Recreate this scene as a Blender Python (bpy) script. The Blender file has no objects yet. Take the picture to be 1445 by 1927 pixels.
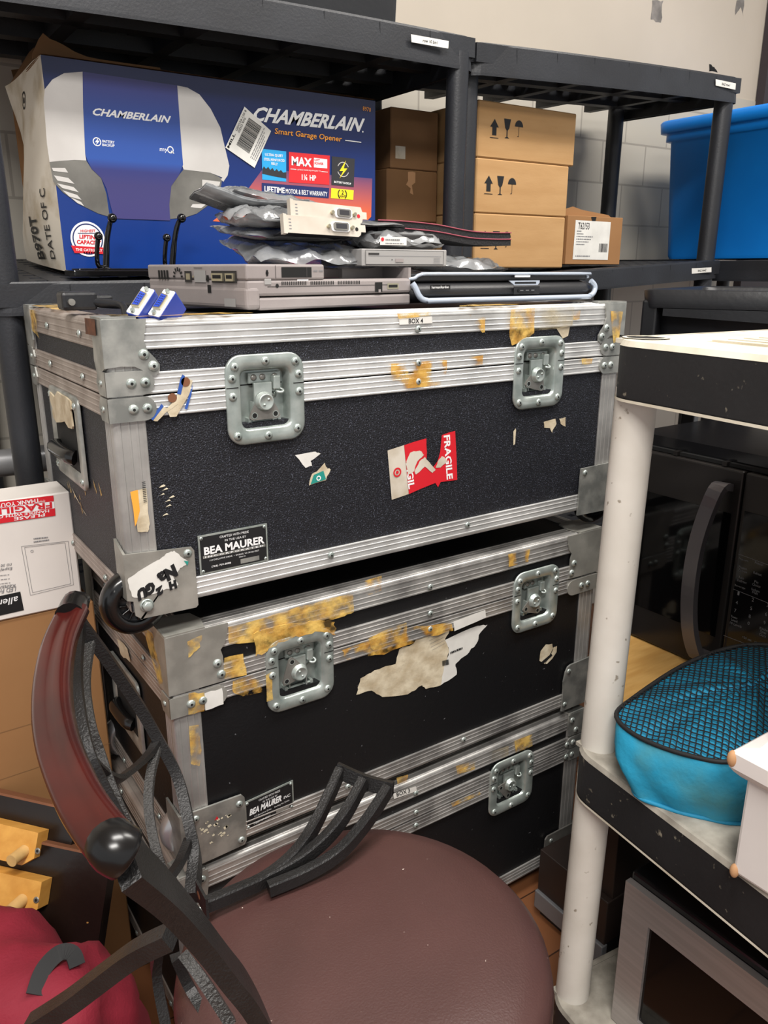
import bpy, bmesh, math, random
from mathutils import Vector, Matrix, noise
SC = bpy.context.scene
COL = SC.collection
random.seed(7)
PI = math.pi

# ------------------------------------------------------------------ camera
cam_data = bpy.data.cameras.new('camera')
cam = bpy.data.objects.new('camera', cam_data); COL.objects.link(cam)
CAM_POS = Vector((-0.2472, -0.9125, 1.1842)); YAW, PITCH, ROLL = 0.5952, 0.2947, -0.0007
_f = Vector((math.sin(YAW)*math.cos(PITCH), math.cos(YAW)*math.cos(PITCH), -math.sin(PITCH)))
_r = Vector((math.cos(YAW), -math.sin(YAW), 0)); _d = _f.cross(_r)
_r2 = _r*math.cos(ROLL)+_d*math.sin(ROLL); _d2 = -_r*math.sin(ROLL)+_d*math.cos(ROLL)
cam.matrix_world = Matrix(((_r2.x, -_d2.x, -_f.x, CAM_POS.x), (_r2.y, -_d2.y, -_f.y, CAM_POS.y),
                           (_r2.z, -_d2.z, -_f.z, CAM_POS.z), (0, 0, 0, 1)))
cam_data.sensor_fit = 'VERTICAL'; cam_data.sensor_height = 36.0
cam_data.lens = 1506.0/1927*36.0
cam_data.clip_start = 0.02
SC.camera = cam

# ------------------------------------------------------------------ light and exposure
w = bpy.data.worlds.new('world'); SC.world = w; w.use_nodes = True
w.node_tree.nodes['Background'].inputs[0].default_value = (0.96, 0.98, 1.0, 1)
w.node_tree.nodes['Background'].inputs[1].default_value = 0.5
def area(name, loc, sx, sy, power, color, target):
    l = bpy.data.lights.new(name, 'AREA'); l.shape = 'RECTANGLE'; l.size = sx; l.size_y = sy
    l.energy = power; l.color = color
    o = bpy.data.objects.new(name, l); COL.objects.link(o); o.location = loc
    o.rotation_euler = (Vector(target)-Vector(loc)).to_track_quat('-Z', 'Y').to_euler()
area('ceiling_lamp_light', (0.1, -0.75, 2.93), 1.2, 0.35, 40, (1.0, 0.965, 0.92), (0.1, -0.75, 0))
area('ceiling_lamp_light', (-1.1, -1.9, 2.93), 1.2, 0.5, 70, (1.0, 0.965, 0.92), (-1.1, -1.9, 0))
area('ceiling_lamp_light', (1.7, -0.5, 2.93), 1.2, 0.35, 30, (1.0, 0.96, 0.9), (1.7, -0.5, 0))
SC.view_settings.view_transform = 'Standard'; SC.view_settings.look = 'None'
SC.view_settings.gamma = 1; SC.view_settings.use_curve_mapping = False
SC.view_settings.exposure = 0.52

# ------------------------------------------------------------------ materials
def lin(c):
    r = []
    for v in c:
        v /= 255.0
        r.append(v/12.92 if v <= .04045 else ((v+.055)/1.055)**2.4)
    return (r[0], r[1], r[2], 1)
MATS = {}
def mat(name, rgb, rough=.5, metal=0.0, var=0.0, vscale=8, bump=0.0, bscale=60, spec=.5, coat=0.0, rgb2=None,
        lo=.35, hi=.7, detail=6, stretch=None, alpha_noise=None, speck=None, trans=0):
    m = bpy.data.materials.new(name); m.use_nodes = True
    nt = m.node_tree; N = nt.nodes; L = nt.links
    b = N['Principled BSDF']
    b.inputs['Base Color'].default_value = lin(rgb); b.inputs['Roughness'].default_value = rough
    b.inputs['Metallic'].default_value = metal; b.inputs['Specular IOR Level'].default_value = spec
    b.inputs['Coat Weight'].default_value = coat
    if trans: b.inputs['Transmission Weight'].default_value = trans
    tc = N.new('ShaderNodeTexCoord'); vec = tc.outputs['Object']
    if stretch:
        mp = N.new('ShaderNodeMapping'); mp.inputs['Scale'].default_value = stretch
        L.new(vec, mp.inputs['Vector']); vec = mp.outputs['Vector']
    col = None
    if rgb2 is not None or var:
        if rgb2 is None: rgb2 = tuple(max(0, min(255, v*(1-var))) for v in rgb)
        n = N.new('ShaderNodeTexNoise'); n.inputs['Scale'].default_value = vscale; n.inputs['Detail'].default_value = detail
        L.new(vec, n.inputs['Vector'])
        r = N.new('ShaderNodeValToRGB'); r.color_ramp.elements[0].position = lo; r.color_ramp.elements[1].position = hi
        r.color_ramp.elements[0].color = lin(rgb2); r.color_ramp.elements[1].color = lin(rgb)
        L.new(n.outputs['Fac'], r.inputs['Fac']); col = r.outputs['Color']
    if speck:
        srgb, sscale, slo, shi = speck
        n = N.new('ShaderNodeTexNoise'); n.inputs['Scale'].default_value = sscale; n.inputs['Detail'].default_value = 3
        L.new(vec, n.inputs['Vector'])
        r = N.new('ShaderNodeValToRGB'); r.color_ramp.elements[0].position = slo; r.color_ramp.elements[1].position = shi
        r.color_ramp.elements[0].color = (0, 0, 0, 1); r.color_ramp.elements[1].color = (1, 1, 1, 1)
        L.new(n.outputs['Fac'], r.inputs['Fac'])
        mx = N.new('ShaderNodeMix'); mx.data_type = 'RGBA'; L.new(r.outputs['Color'], mx.inputs['Factor'])
        if col: L.new(col, mx.inputs['A'])
        else: mx.inputs['A'].default_value = lin(rgb)
        mx.inputs['B'].default_value = lin(srgb); col = mx.outputs['Result']
    if col: L.new(col, b.inputs['Base Color'])
    if bump:
        n = N.new('ShaderNodeTexNoise'); n.inputs['Scale'].default_value = bscale; n.inputs['Detail'].default_value = 4
        L.new(vec, n.inputs['Vector'])
        bp = N.new('ShaderNodeBump'); bp.inputs['Strength'].default_value = bump; bp.inputs['Distance'].default_value = .004
        L.new(n.outputs['Fac'], bp.inputs['Height']); L.new(bp.outputs['Normal'], b.inputs['Normal'])
    if alpha_noise:
        sc_, lo_, hi_, amin, amax = alpha_noise
        n = N.new('ShaderNodeTexNoise'); n.inputs['Scale'].default_value = sc_; n.inputs['Detail'].default_value = 8
        L.new(tc.outputs['Object'], n.inputs['Vector'])
        mr = N.new('ShaderNodeMapRange'); mr.inputs['From Min'].default_value = lo_; mr.inputs['From Max'].default_value = hi_
        mr.inputs['To Min'].default_value = amin; mr.inputs['To Max'].default_value = amax
        L.new(n.outputs['Fac'], mr.inputs['Value']); L.new(mr.outputs['Result'], b.inputs['Alpha'])
    MATS[name] = m
    return m
def gradient_mat(name, stops, axis, lo, hi, rough=.35, bump=0):
    """a colour blend along one object axis"""
    m = mat(name, stops[0][1], rough, bump=bump, bscale=40); nt = m.node_tree; N = nt.nodes; L = nt.links
    tc = N.new('ShaderNodeTexCoord'); sx = N.new('ShaderNodeSeparateXYZ'); L.new(tc.outputs['Object'], sx.inputs[0])
    mr = N.new('ShaderNodeMapRange'); mr.inputs['From Min'].default_value = lo; mr.inputs['From Max'].default_value = hi
    L.new(sx.outputs[axis], mr.inputs['Value'])
    r = N.new('ShaderNodeValToRGB')
    while len(r.color_ramp.elements) < len(stops): r.color_ramp.elements.new(.5)
    for e, (p, c) in zip(r.color_ramp.elements, stops): e.position = p; e.color = lin(c)
    L.new(mr.outputs['Result'], r.inputs['Fac']); L.new(r.outputs['Color'], N['Principled BSDF'].inputs['Base Color'])
    return m

mat('vinyl', (21, 22, 28), .5, bump=.5, bscale=500, speck=((92, 96, 110), 620, .585, .72), spec=.42)
mat('vinyl_smooth', (15, 15, 17), .5, bump=.12, bscale=300, speck=((95, 95, 98), 160, .735, .76), spec=.4)
mat('alu', (222, 222, 220), .38, metal=.45, rgb2=(180, 180, 178), vscale=14, lo=.3, hi=.62, bump=.05, bscale=120)
mat('alu_worn', (196, 194, 190), .38, metal=.6, rgb2=(138, 136, 134), vscale=18, lo=.32, hi=.62, bump=.08, bscale=120)
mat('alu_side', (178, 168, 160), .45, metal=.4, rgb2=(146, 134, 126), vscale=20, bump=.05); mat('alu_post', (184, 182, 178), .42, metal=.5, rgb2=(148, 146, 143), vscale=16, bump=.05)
mat('steel', (180, 178, 170), .4, metal=.5, rgb2=(146, 145, 138), vscale=22, bump=.06, bscale=90)
mat('zinc', (190, 197, 192), .3, metal=.55, rgb2=(150, 160, 155), vscale=34)
mat('zinc_dark', (150, 148, 142), .36, metal=.5, rgb2=(122, 120, 115), vscale=40)
mat('galv', (176, 176, 170), .42, metal=.55, rgb2=(134, 136, 132), vscale=30, lo=.38, hi=.64, bump=.04, bscale=60)
mat('rust', (120, 74, 48), .8, var=.4, vscale=60, bump=.2)
mat('hole', (8, 8, 8), .8)
mat('black_plastic', (31, 32, 35), .42, var=.25, vscale=20, bump=.08, bscale=200)
mat('black_rubber', (14, 14, 15), .22, spec=.6, speck=((110, 110, 108), 150, .72, .76))
mat('black_gloss', (10, 10, 11), .1, spec=.6)
mat('shelf_black', (38, 40, 45), .46, rgb2=(29, 30, 34), vscale=9, bump=.1, bscale=250)
mat('tape', (228, 186, 92), .45, rgb2=(188, 134, 52), vscale=60, alpha_noise=(34, .44, .58, 0, .85), bump=.4, bscale=90)
mat('tape_solid', (230, 192, 104), .35, rgb2=(196, 142, 58), vscale=40, lo=.3, hi=.6, alpha_noise=(46, .36, .60, .05, .85), bump=.6, bscale=60)
mat('tape_clear', (190, 175, 140), .12, alpha_noise=(30, .4, .62, .08, .5), bump=.5, bscale=60)
mat('torn_paper', (214, 203, 178), .85, rgb2=(176, 160, 132), vscale=40, bump=.25, bscale=70)
mat('white_paper', (226, 224, 218), .75, rgb2=(206, 204, 198), vscale=20)
mat('white_print', (232, 232, 232), .6)
mat('black_print', (18, 18, 20), .6)
mat('grey_print', (120, 120, 122), .7)
mat('red_sticker', (206, 32, 44), .45)
mat('teal_sticker', (34, 140, 128), .5)
mat('blue_sticker', (46, 84, 160), .45)
mat('flake', (214, 204, 178), .8)
mat('cardboard', (186, 147, 100), .8, rgb2=(172, 132, 85), vscale=5, bump=.05, bscale=60, stretch=(1, 1, 6))
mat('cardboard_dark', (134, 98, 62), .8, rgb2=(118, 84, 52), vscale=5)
mat('cardboard_brown', (156, 114, 72), .78, rgb2=(142, 101, 61), vscale=4)
mat('carton_white', (224, 218, 212), .55, rgb2=(208, 202, 196), vscale=6)
mat('worn_white', (206, 198, 184), .7, rgb2=(170, 156, 132), vscale=14, lo=.3, hi=.5)
gradient_mat('box_blue', [(0, (15, 54, 130)), (.45, (14, 46, 114)), (1, (20, 29, 72))], 2, 0, .32, rough=.3, bump=.05)  # carton blue, darker towards the top
gradient_mat('box_orange', [(0, (246, 116, 62)), (.5, (228, 104, 60)), (1, (70, 60, 110))], 2, .03, .19, rough=.32)
gradient_mat('box_centre', [(0, (72, 68, 122)), (.42, (60, 57, 108)), (.5, (50, 54, 112)), (.56, (46, 80, 156)), (.8, (46, 74, 146)), (1, (58, 58, 116))], 2, .03, .3, rough=.3)
mat('opener_white', (206, 203, 199), .4, rgb2=(188, 184, 180), vscale=8)
mat('opener_grey', (120, 118, 112), .4, rgb2=(86, 84, 80), vscale=14)
mat('label_red', (214, 40, 46), .45); mat('label_cyan', (40, 160, 220), .45); mat('label_navy', (26, 40, 96), .45)
mat('label_yellow', (240, 220, 40), .45); mat('label_dark', (46, 46, 50), .45); mat('text_orange', (246, 164, 60), .5)
mat('laptop', (150, 142, 140), .5, rgb2=(138, 130, 128), vscale=10, bump=.04, bscale=400)
mat('laptop_dark', (40, 38, 38), .6)
mat('drive', (152, 150, 148), .45)
mat('port_metal', (190, 184, 160), .3, metal=.85)
mat('silver_trim', (186, 196, 210), .3, metal=.35)
mat('speaker_black', (34, 34, 36), .42, bump=.1, bscale=500)
mat('vga_blue', (38, 66, 168), .4)
mat('bracket_white', (216, 208, 196), .42, metal=.25, rgb2=(196, 186, 172), vscale=20)
mat('antistatic', (158, 160, 161), .2, metal=.0, rgb2=(84, 86, 88), vscale=16, lo=.3, hi=.75, bump=.7, bscale=30, spec=.9, coat=.6, alpha_noise=(22, .35, .65, .7, .95))
mat('foam', (28, 27, 29), .9, bump=.4, bscale=300); mat('foam_pink', (150, 70, 84), .8)
mat('mahogany', (70, 18, 13), .26, rgb2=(46, 12, 10), vscale=9, stretch=(1, 1, 5), coat=.1, spec=.32)
mat('chair_metal', (40, 39, 39), .38, metal=.25, bump=.3, bscale=420, rgb2=(31, 30, 30), vscale=30)
mat('chair_rough', (72, 71, 70), .42, metal=.4, bump=.9, bscale=330)
mat('seat_vinyl', (78, 51, 48), .42, rgb2=(68, 44, 41), vscale=6, bump=.14, bscale=420, speck=((190, 175, 165), 140, .765, .78))
mat('red_cloth', (132, 16, 40), .8, rgb2=(112, 12, 33), vscale=7, bump=.2, bscale=260)
mat('peg_wood', (214, 160, 78), .45, rgb2=(196, 140, 62), vscale=8, stretch=(1, 8, 8))
mat('dowel_wood', (216, 176, 112), .6, var=.15, vscale=30)
mat('dark_board', (28, 19, 14), .3, rgb2=(18, 12, 10), vscale=10, speck=((150, 110, 60), 90, .72, .75), bump=.1)
mat('white_plastic', (216, 211, 202), .5, rgb2=(202, 196, 186), vscale=12, speck=((150, 140, 126), 60, .69, .73))
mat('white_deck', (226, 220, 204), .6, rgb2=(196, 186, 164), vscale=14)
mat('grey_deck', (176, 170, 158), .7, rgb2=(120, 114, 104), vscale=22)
mat('skirt_black', (30, 30, 32), .6, rgb2=(22, 22, 24), vscale=12, speck=((150, 142, 124), 75, .67, .80), bump=.1, bscale=150)
mat('mw_black', (24, 24, 26), .14, spec=.6, metal=.2)
mat('mw_panel', (46, 43, 42), .28, metal=.5)
mat('mw_handle', (104, 100, 102), .3, metal=.6)
mat('mw_glass', (7, 7, 8), .08, spec=.35)
mat('stainless', (186, 180, 178), .32, metal=.65, rgb2=(170, 164, 162), vscale=4, stretch=(1, 1, 30))
mat('wood_light', (216, 172, 104), .5, rgb2=(200, 152, 84), vscale=7, stretch=(2, 12, 2))
mat('cab_brown', (44, 33, 28), .5, rgb2=(36, 27, 23), vscale=6)
mat('kick_grey', (120, 120, 122), .4, metal=.3)
mat('teal_cloth', (24, 140, 180), .7, rgb2=(26, 124, 160), vscale=9, bump=.2, bscale=200)
mat('teal_dirty', (26, 140, 176), .75, rgb2=(72, 128, 128), vscale=9, lo=.28, hi=.5, bump=.2, bscale=120)
mat('mesh_black', (16, 16, 18), .7)
mat('white_paint', (226, 220, 216), .4, rgb2=(214, 208, 204), vscale=5)
mat('raw_wood', (184, 140, 100), .8)
mat('tote_blue', (18, 134, 226), .38, rgb2=(14, 118, 210), vscale=3, bump=.06, bscale=60)
mat('bin_black', (22, 23, 26), .4, rgb2=(30, 31, 34), vscale=9, bump=.1, bscale=90)
mat('tube_grey', (176, 176, 178), .3, metal=.6)
mat('wall_paint', (198, 187, 172), .8, rgb2=(182, 172, 158), vscale=2.4, lo=.2, hi=.8, bump=.05, bscale=30)
mat('peel_grey', (146, 140, 134), .8, var=.25, vscale=30)
mat('ceiling_white', (210, 208, 202), .9)
mat('trim_dark', (52, 44, 48), .6)
mat('cap_black', (16, 15, 15), .24, spec=.4)
mat('copper_wood', (132, 84, 56), .6, var=.2, vscale=12)

# glazed block wall below the painted part
m = mat('wall_block', (190, 184, 172), .45); nt = m.node_tree; N = nt.nodes; L = nt.links
tc = N.new('ShaderNodeTexCoord'); mp = N.new('ShaderNodeMapping'); mp.inputs['Rotation'].default_value = (PI/2, 0, 0)
L.new(tc.outputs['Object'], mp.inputs['Vector'])
br = N.new('ShaderNodeTexBrick'); br.inputs['Scale'].default_value = 1.0; br.inputs['Mortar Size'].default_value = .003
br.inputs['Brick Width'].default_value = .2; br.inputs['Row Height'].default_value = .12
br.inputs['Color1'].default_value = lin((192, 186, 174)); br.inputs['Color2'].default_value = lin((184, 178, 166))
br.inputs['Mortar'].default_value = lin((160, 154, 144)); L.new(mp.outputs['Vector'], br.inputs['Vector'])
L.new(br.outputs['Color'], N['Principled BSDF'].inputs['Base Color'])
# plank floor
m = mat('floor_plank', (150, 98, 62), .4); nt = m.node_tree; N = nt.nodes; L = nt.links
tc = N.new('ShaderNodeTexCoord'); br = N.new('ShaderNodeTexBrick'); br.inputs['Scale'].default_value = 1.0
br.inputs['Brick Width'].default_value = 1.1; br.inputs['Row Height'].default_value = .13; br.inputs['Mortar Size'].default_value = .0015
br.inputs['Color1'].default_value = lin((128, 82, 52)); br.inputs['Color2'].default_value = lin((110, 70, 45)); br.inputs['Mortar'].default_value = lin((60, 38, 26))
L.new(tc.outputs['Object'], br.inputs['Vector']); L.new(br.outputs['Color'], N['Principled BSDF'].inputs['Base Color'])

# ------------------------------------------------------------------ mesh helpers
def FY(y, s=1): return lambda a, b, c=0.0: Vector((a, y-s*c, b))      # a vertical plane facing the aisle; c is outward
def FX(x, s=1): return lambda a, b, c=0.0: Vector((x-s*c, a, b))
def FZ(z, s=1): return lambda a, b, c=0.0: Vector((a, b, z+s*c))
def FO(o, u, v):
    o = Vector(o); u = Vector(u).normalized(); v = Vector(v); v = (v-u*v.dot(u)).normalized(); n = u.cross(v)
    return lambda a, b, c=0.0: o+u*a+v*b+n*c
TEXT_CACHE = {}
def text_shape(s, bold, shear):
    k = (s, bold, shear)
    if k not in TEXT_CACHE:
        c = bpy.data.curves.new('t', 'FONT'); c.body = s; c.size = 1; c.offset = bold; c.shear = shear; c.resolution_u = 2
        c.fill_mode = 'FRONT'
        o = bpy.data.objects.new('t', c); COL.objects.link(o)
        dg = bpy.context.evaluated_depsgraph_get(); me = o.evaluated_get(dg).to_mesh()
        V = [v.co.copy() for v in me.vertices]; F = [tuple(p.vertices) for p in me.polygons]
        o.evaluated_get(dg).to_mesh_clear()
        bpy.data.objects.remove(o); bpy.data.curves.remove(c)
        TEXT_CACHE[k] = (V, F)
    return TEXT_CACHE[k]

class MB:
    def __init__(self): self.v = []; self.f = []; self.m = []; self.s = []; self.slots = []; self.chunks = []
    def slot(self, m):
        if m not in self.slots: self.slots.append(m)
        return self.slots.index(m)
    def add(self, V, F, m, smooth=False):
        k = len(self.v); si = self.slot(m); self.chunks.append((k, len(self.f)))
        self.v += [Vector(p) for p in V]
        for f in F: self.f.append(tuple(i+k for i in f)); self.m.append(si); self.s.append(smooth)
        return self
    def bm(self, b, m, smooth=False, M=None):
        if M is not None: b.transform(M)
        b.verts.ensure_lookup_table()
        for i, v in enumerate(b.verts): v.index = i
        self.add([v.co.copy() for v in b.verts], [[v.index for v in f.verts] for f in b.faces], m, smooth); b.free()
        return self
    def box(self, x0, x1, y0, y1, z0, z1, m, bev=0, seg=2, M=None, taper=None):
        b = bmesh.new(); bmesh.ops.create_cube(b, size=1)
        for v in b.verts:
            v.co = Vector(((x0+x1)/2+v.co.x*(x1-x0), (y0+y1)/2+v.co.y*(y1-y0), (z0+z1)/2+v.co.z*(z1-z0)))
            if taper and v.co.z < (z0+z1)/2:
                v.co.x += math.copysign(taper, (x0+x1)/2-v.co.x); v.co.y += math.copysign(taper, (y0+y1)/2-v.co.y)
        if bev: bmesh.ops.bevel(b, geom=b.edges[:], offset=bev, segments=seg, affect='EDGES', profile=.5)
        return self.bm(b, m, False, M)
    def prism(self, poly, fr, c0, c1, m):
        n = len(poly)
        V = [fr(a, b, c0) for a, b in poly]+[fr(a, b, c1) for a, b in poly]
        F = [tuple(range(n)), tuple(range(n, 2*n))]+[(i, (i+1) % n, n+(i+1) % n, n+i) for i in range(n)]
        return self.add(V, F, m)
    def decal(self, poly, fr, m, c=.0006):
        return self.add([fr(a, b, c) for a, b in poly], [tuple(range(len(poly)))], m)
    def quad(self, a0, a1, b0, b1, fr, m, c=.0006): return self.decal([(a0, b0), (a1, b0), (a1, b1), (a0, b1)], fr, m, c)
    def line(self, p, q, w, fr, m, c=.0008):
        d = Vector((q[0]-p[0], q[1]-p[1])); d.normalize(); n = Vector((-d.y, d.x))*w/2
        return self.decal([(p[0]+n.x, p[1]+n.y), (q[0]+n.x, q[1]+n.y), (q[0]-n.x, q[1]-n.y), (p[0]-n.x, p[1]-n.y)], fr, m, c)
    def disc(self, a, b, r, fr, m, c=.0006, n=20, ry=None):
        ry = ry or r
        return self.decal([(a+r*math.cos(2*PI*i/n), b+ry*math.sin(2*PI*i/n)) for i in range(n)], fr, m, c)
    def ring(self, a, b, r0, r1, fr, m, c=.0008, n=28, t0=0, t1=2*PI):
        V = []; F = []
        for i in range(n+1):
            t = t0+(t1-t0)*i/n
            V += [fr(a+r0*math.cos(t), b+r0*math.sin(t), c), fr(a+r1*math.cos(t), b+r1*math.sin(t), c)]
        for i in range(n): F.append((2*i, 2*i+1, 2*i+3, 2*i+2))
        return self.add(V, F, m)
    def text(self, s, bl, br, tl, fr, m, c=.0009, bold=0, shear=0):
        """fit the words into the parallelogram bl, br, tl of the plane fr"""
        V, F = text_shape(s, bold, shear)
        if not V: return self
        x0 = min(v.x for v in V); x1 = max(v.x for v in V); y0 = min(v.y for v in V); y1 = max(v.y for v in V)
        W = []
        for v in V:
            u = (v.x-x0)/(x1-x0); t = (v.y-y0)/(y1-y0)
            W.append(fr(bl[0]+(br[0]-bl[0])*u+(tl[0]-bl[0])*t, bl[1]+(br[1]-bl[1])*u+(tl[1]-bl[1])*t, c))
        return self.add(W, F, m)
    def dashes(self, bl, br, tl, fr, m, c=.0009, seed=1):
        """print too small to read: a row of tiny strokes inside the parallelogram"""
        rd = random.Random(seed); u = 0.0
        at = lambda a, t: (bl[0]+(br[0]-bl[0])*a+(tl[0]-bl[0])*t, bl[1]+(br[1]-bl[1])*a+(tl[1]-bl[1])*t)
        while u < 1:
            w_ = min(1-u, rd.uniform(.04, .13)); self.decal([at(u, .15), at(u+w_, .15), at(u+w_, .75), at(u, .75)], fr, m, c); u += w_+rd.uniform(.015, .04)
        return self
    def cyl(self, p, q, r, m, n=24, r2=None, caps=True, smooth=True):
        p = Vector(p); q = Vector(q); r2 = r if r2 is None else r2
        a = (q-p).normalized(); u = a.orthogonal().normalized(); v = a.cross(u); V = []
        for P_, R_ in ((p, r), (q, r2)):
            for i in range(n):
                t = 2*PI*i/n; V.append(P_+(u*math.cos(t)+v*math.sin(t))*R_)
        self.add(V, [(i, (i+1) % n, n+(i+1) % n, n+i) for i in range(n)], m, smooth)
        if caps: self.add(V, [tuple(range(n)), tuple(range(n, 2*n))], m)
        return self
    def lathe(self, o, axis, prof, m, n=28):
        """prof = (radius, height along axis)"""
        o = Vector(o); a = Vector(axis).normalized(); u = a.orthogonal().normalized(); v = a.cross(u); V = []; F = []
        for r, h in prof:
            for i in range(n):
                t = 2*PI*i/n; V.append(o+a*h+(u*math.cos(t)+v*math.sin(t))*r)
        for k in range(len(prof)-1):
            for i in range(n): F.append((k*n+i, k*n+(i+1) % n, (k+1)*n+(i+1) % n, (k+1)*n+i))
        return self.add(V, F, m, True)
    def sphere(self, c, r, m, sx=1, sy=1, sz=1):
        b = bmesh.new(); bmesh.ops.create_uvsphere(b, u_segments=20, v_segments=12, radius=r)
        return self.bm(b, m, True, Matrix.Translation(Vector(c)) @ Matrix.Diagonal((sx, sy, sz, 1)))
    def tube(self, pts, r, m, n=10, smooth_path=4):
        pts = spline(pts, smooth_path) if smooth_path else [Vector(p) for p in pts]
        V = []; F = []; up = None
        for i, p in enumerate(pts):
            d = (pts[min(i+1, len(pts)-1)]-pts[max(i-1, 0)]).normalized()
            if up is None: up = d.orthogonal().normalized()
            up = (up-d*up.dot(d)).normalized(); s_ = d.cross(up)
            rr = r[i*(len(r)-1)//max(1, len(pts)-1)] if isinstance(r, (list, tuple)) else r
            for k in range(n):
                t = 2*PI*k/n; V.append(p+(up*math.cos(t)+s_*math.sin(t))*rr)
        for i in range(len(pts)-1):
            for k in range(n): F.append((i*n+k, i*n+(k+1) % n, (i+1)*n+(k+1) % n, (i+1)*n+k))
        self.add(V, F, m, True)
        return self.add(V, [tuple(range(n)), tuple(range(len(V)-n, len(V)))], m)
    def sweep(self, pts, prof, nrm, m, smooth_path=5, smooth=False):
        """carry the 2D outline prof (across, along the normal) down the path; nrm is a vector or one per point"""
        P_ = spline(pts, smooth_path) if smooth_path else [Vector(p) for p in pts]
        NN = None
        if isinstance(nrm, list): NN = spline(nrm, smooth_path) if smooth_path else [Vector(q) for q in nrm]
        V = []; F = []; n = len(prof)
        for i, p in enumerate(P_):
            d = (P_[min(i+1, len(P_)-1)]-P_[max(i-1, 0)]).normalized()
            q = NN[i] if NN else Vector(nrm)
            q = (q-d*q.dot(d)).normalized(); a = d.cross(q)
            for (x, y) in prof: V.append(p+a*x+q*y)
        for i in range(len(P_)-1):
            for k in range(n): F.append((i*n+k, i*n+(k+1) % n, (i+1)*n+(k+1) % n, (i+1)*n+k))
        self.add(V, F, m, smooth)
        return self.add(V, [tuple(range(n)), tuple(range(len(V)-n, len(V)))], m)
    def loft(self, rings, m, smooth=True, cap0=False, cap1=False):
        V = []; F = []; n = len(rings[0])
        for r in rings: V += [Vector(p) for p in r]
        for k in range(len(rings)-1):
            for i in range(n): F.append((k*n+i, k*n+(i+1) % n, (k+1)*n+(i+1) % n, (k+1)*n+i))
        self.add(V, F, m, smooth)
        if cap0: self.add(V, [tuple(range(n))], m)
        if cap1: self.add(V, [tuple(range(len(V)-n, len(V)))], m)
        return self
    def build_each(self, name, parent=None, label=None):
        """one object per piece that was added"""
        out = []
        for k, (v0, f0) in enumerate(self.chunks):
            v1, f1 = self.chunks[k+1] if k+1 < len(self.chunks) else (len(self.v), len(self.f))
            b = MB(); b.slots = list(self.slots); b.v = self.v[v0:v1]; b.f = [tuple(i-v0 for i in f) for f in self.f[f0:f1]]; b.m = self.m[f0:f1]; b.s = self.s[f0:f1]
            used = sorted(set(b.m)); b.slots = [self.slots[i] for i in used]; b.m = [used.index(i) for i in b.m]
            o = b.build(name, parent); out.append(o)
            if label: o['label'] = label
        return out
    def build(self, name, parent=None):
        o0 = Vector((0, 0, 0)); p = parent
        while p is not None: o0 = o0+Vector(p.location); p = p.parent
        me = bpy.data.meshes.new(name)
        me.from_pydata([tuple(q-o0) for q in self.v], [], self.f)
        for s_ in self.slots: me.materials.append(MATS[s_])
        me.polygons.foreach_set('material_index', self.m); me.polygons.foreach_set('use_smooth', self.s)
        b = bmesh.new(); b.from_mesh(me); bmesh.ops.recalc_face_normals(b, faces=b.faces[:]); b.to_mesh(me); b.free()
        me.validate(); me.update()
        o = bpy.data.objects.new(name, me); COL.objects.link(o)
        if parent is not None: o.parent = parent
        return o
def spline(pts, k):
    pts = [Vector(p) for p in pts]
    if len(pts) < 3: return pts
    out = []
    for i in range(len(pts)-1):
        p0 = pts[max(i-1, 0)]; p1 = pts[i]; p2 = pts[i+1]; p3 = pts[min(i+2, len(pts)-1)]
        for j in range(k):
            t = j/k
            out.append(.5*((2*p1)+(p2-p0)*t+(2*p0-5*p1+4*p2-p3)*t*t+(3*p1-p0-3*p2+p3)*t**3))
    return out+[pts[-1]]
def rrect(x0, x1, z0, z1, r, n=6):
    out = []
    for cx, cz, t in ((x1-r, z1-r, 0), (x0+r, z1-r, PI/2), (x0+r, z0+r, PI), (x1-r, z0+r, 1.5*PI)):
        for i in range(n+1): out.append((cx+r*math.cos(t+PI/2*i/n), cz+r*math.sin(t+PI/2*i/n)))
    return out
def rag(poly, amp, n=3, seed=1):
    """a torn outline: extra jittered points along the edges"""
    rd = random.Random(seed); out = []
    for i in range(len(poly)):
        p = poly[i]; q = poly[(i+1) % len(poly)]; out.append(p)
        for k in range(1, n+1):
            t = k/(n+1); out.append((p[0]+(q[0]-p[0])*t+rd.uniform(-amp, amp), p[1]+(q[1]-p[1])*t+rd.uniform(-amp, amp)))
    return out
def tag(o, label=None, cat=None, group=None, kind=None):
    if label: o['label'] = label
    if cat: o['category'] = cat
    if group: o['group'] = group
    if kind: o['kind'] = kind
    return o
def thing(name, loc, label, cat, group=None):
    o = bpy.data.objects.new(name, None); COL.objects.link(o); o.location = loc; o.empty_display_size = .05
    return tag(o, label, cat, group)

# ------------------------------------------------------------------ the room
b = MB(); b.box(-3.5, 4.5, -4, .95, -.05, 0, 'floor_plank'); tag(b.build('floor'), 'reddish brown plank floor under the cases and shelves', 'floor', kind='structure')
WY = .92
b = MB(); b.box(-3.5, 4.5, WY, WY+.1, 0, 1.745, 'wall_block'); b.box(-3.5, 4.5, WY+.004, WY+.1, 1.745, 3.0, 'wall_paint')
f = FY(WY+.004)
b.decal(rag([(1.9744,1.9626),(2.0257,1.9707),(2.0227,1.9102),(1.9746,1.9117)], .004, 3, 3), f, 'peel_grey')
b.decal(rag([(2.3918,2.0286),(2.432,2.035),(2.4369,1.9863),(2.4187,2.0145),(2.3923,1.9858)], .003, 2, 5), f, 'peel_grey')
b.decal(rag([(2.2824,1.8285),(2.3122,1.8228),(2.3323,1.8095),(2.2865,1.8072)], .003, 2, 6), f, 'hole')
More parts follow.
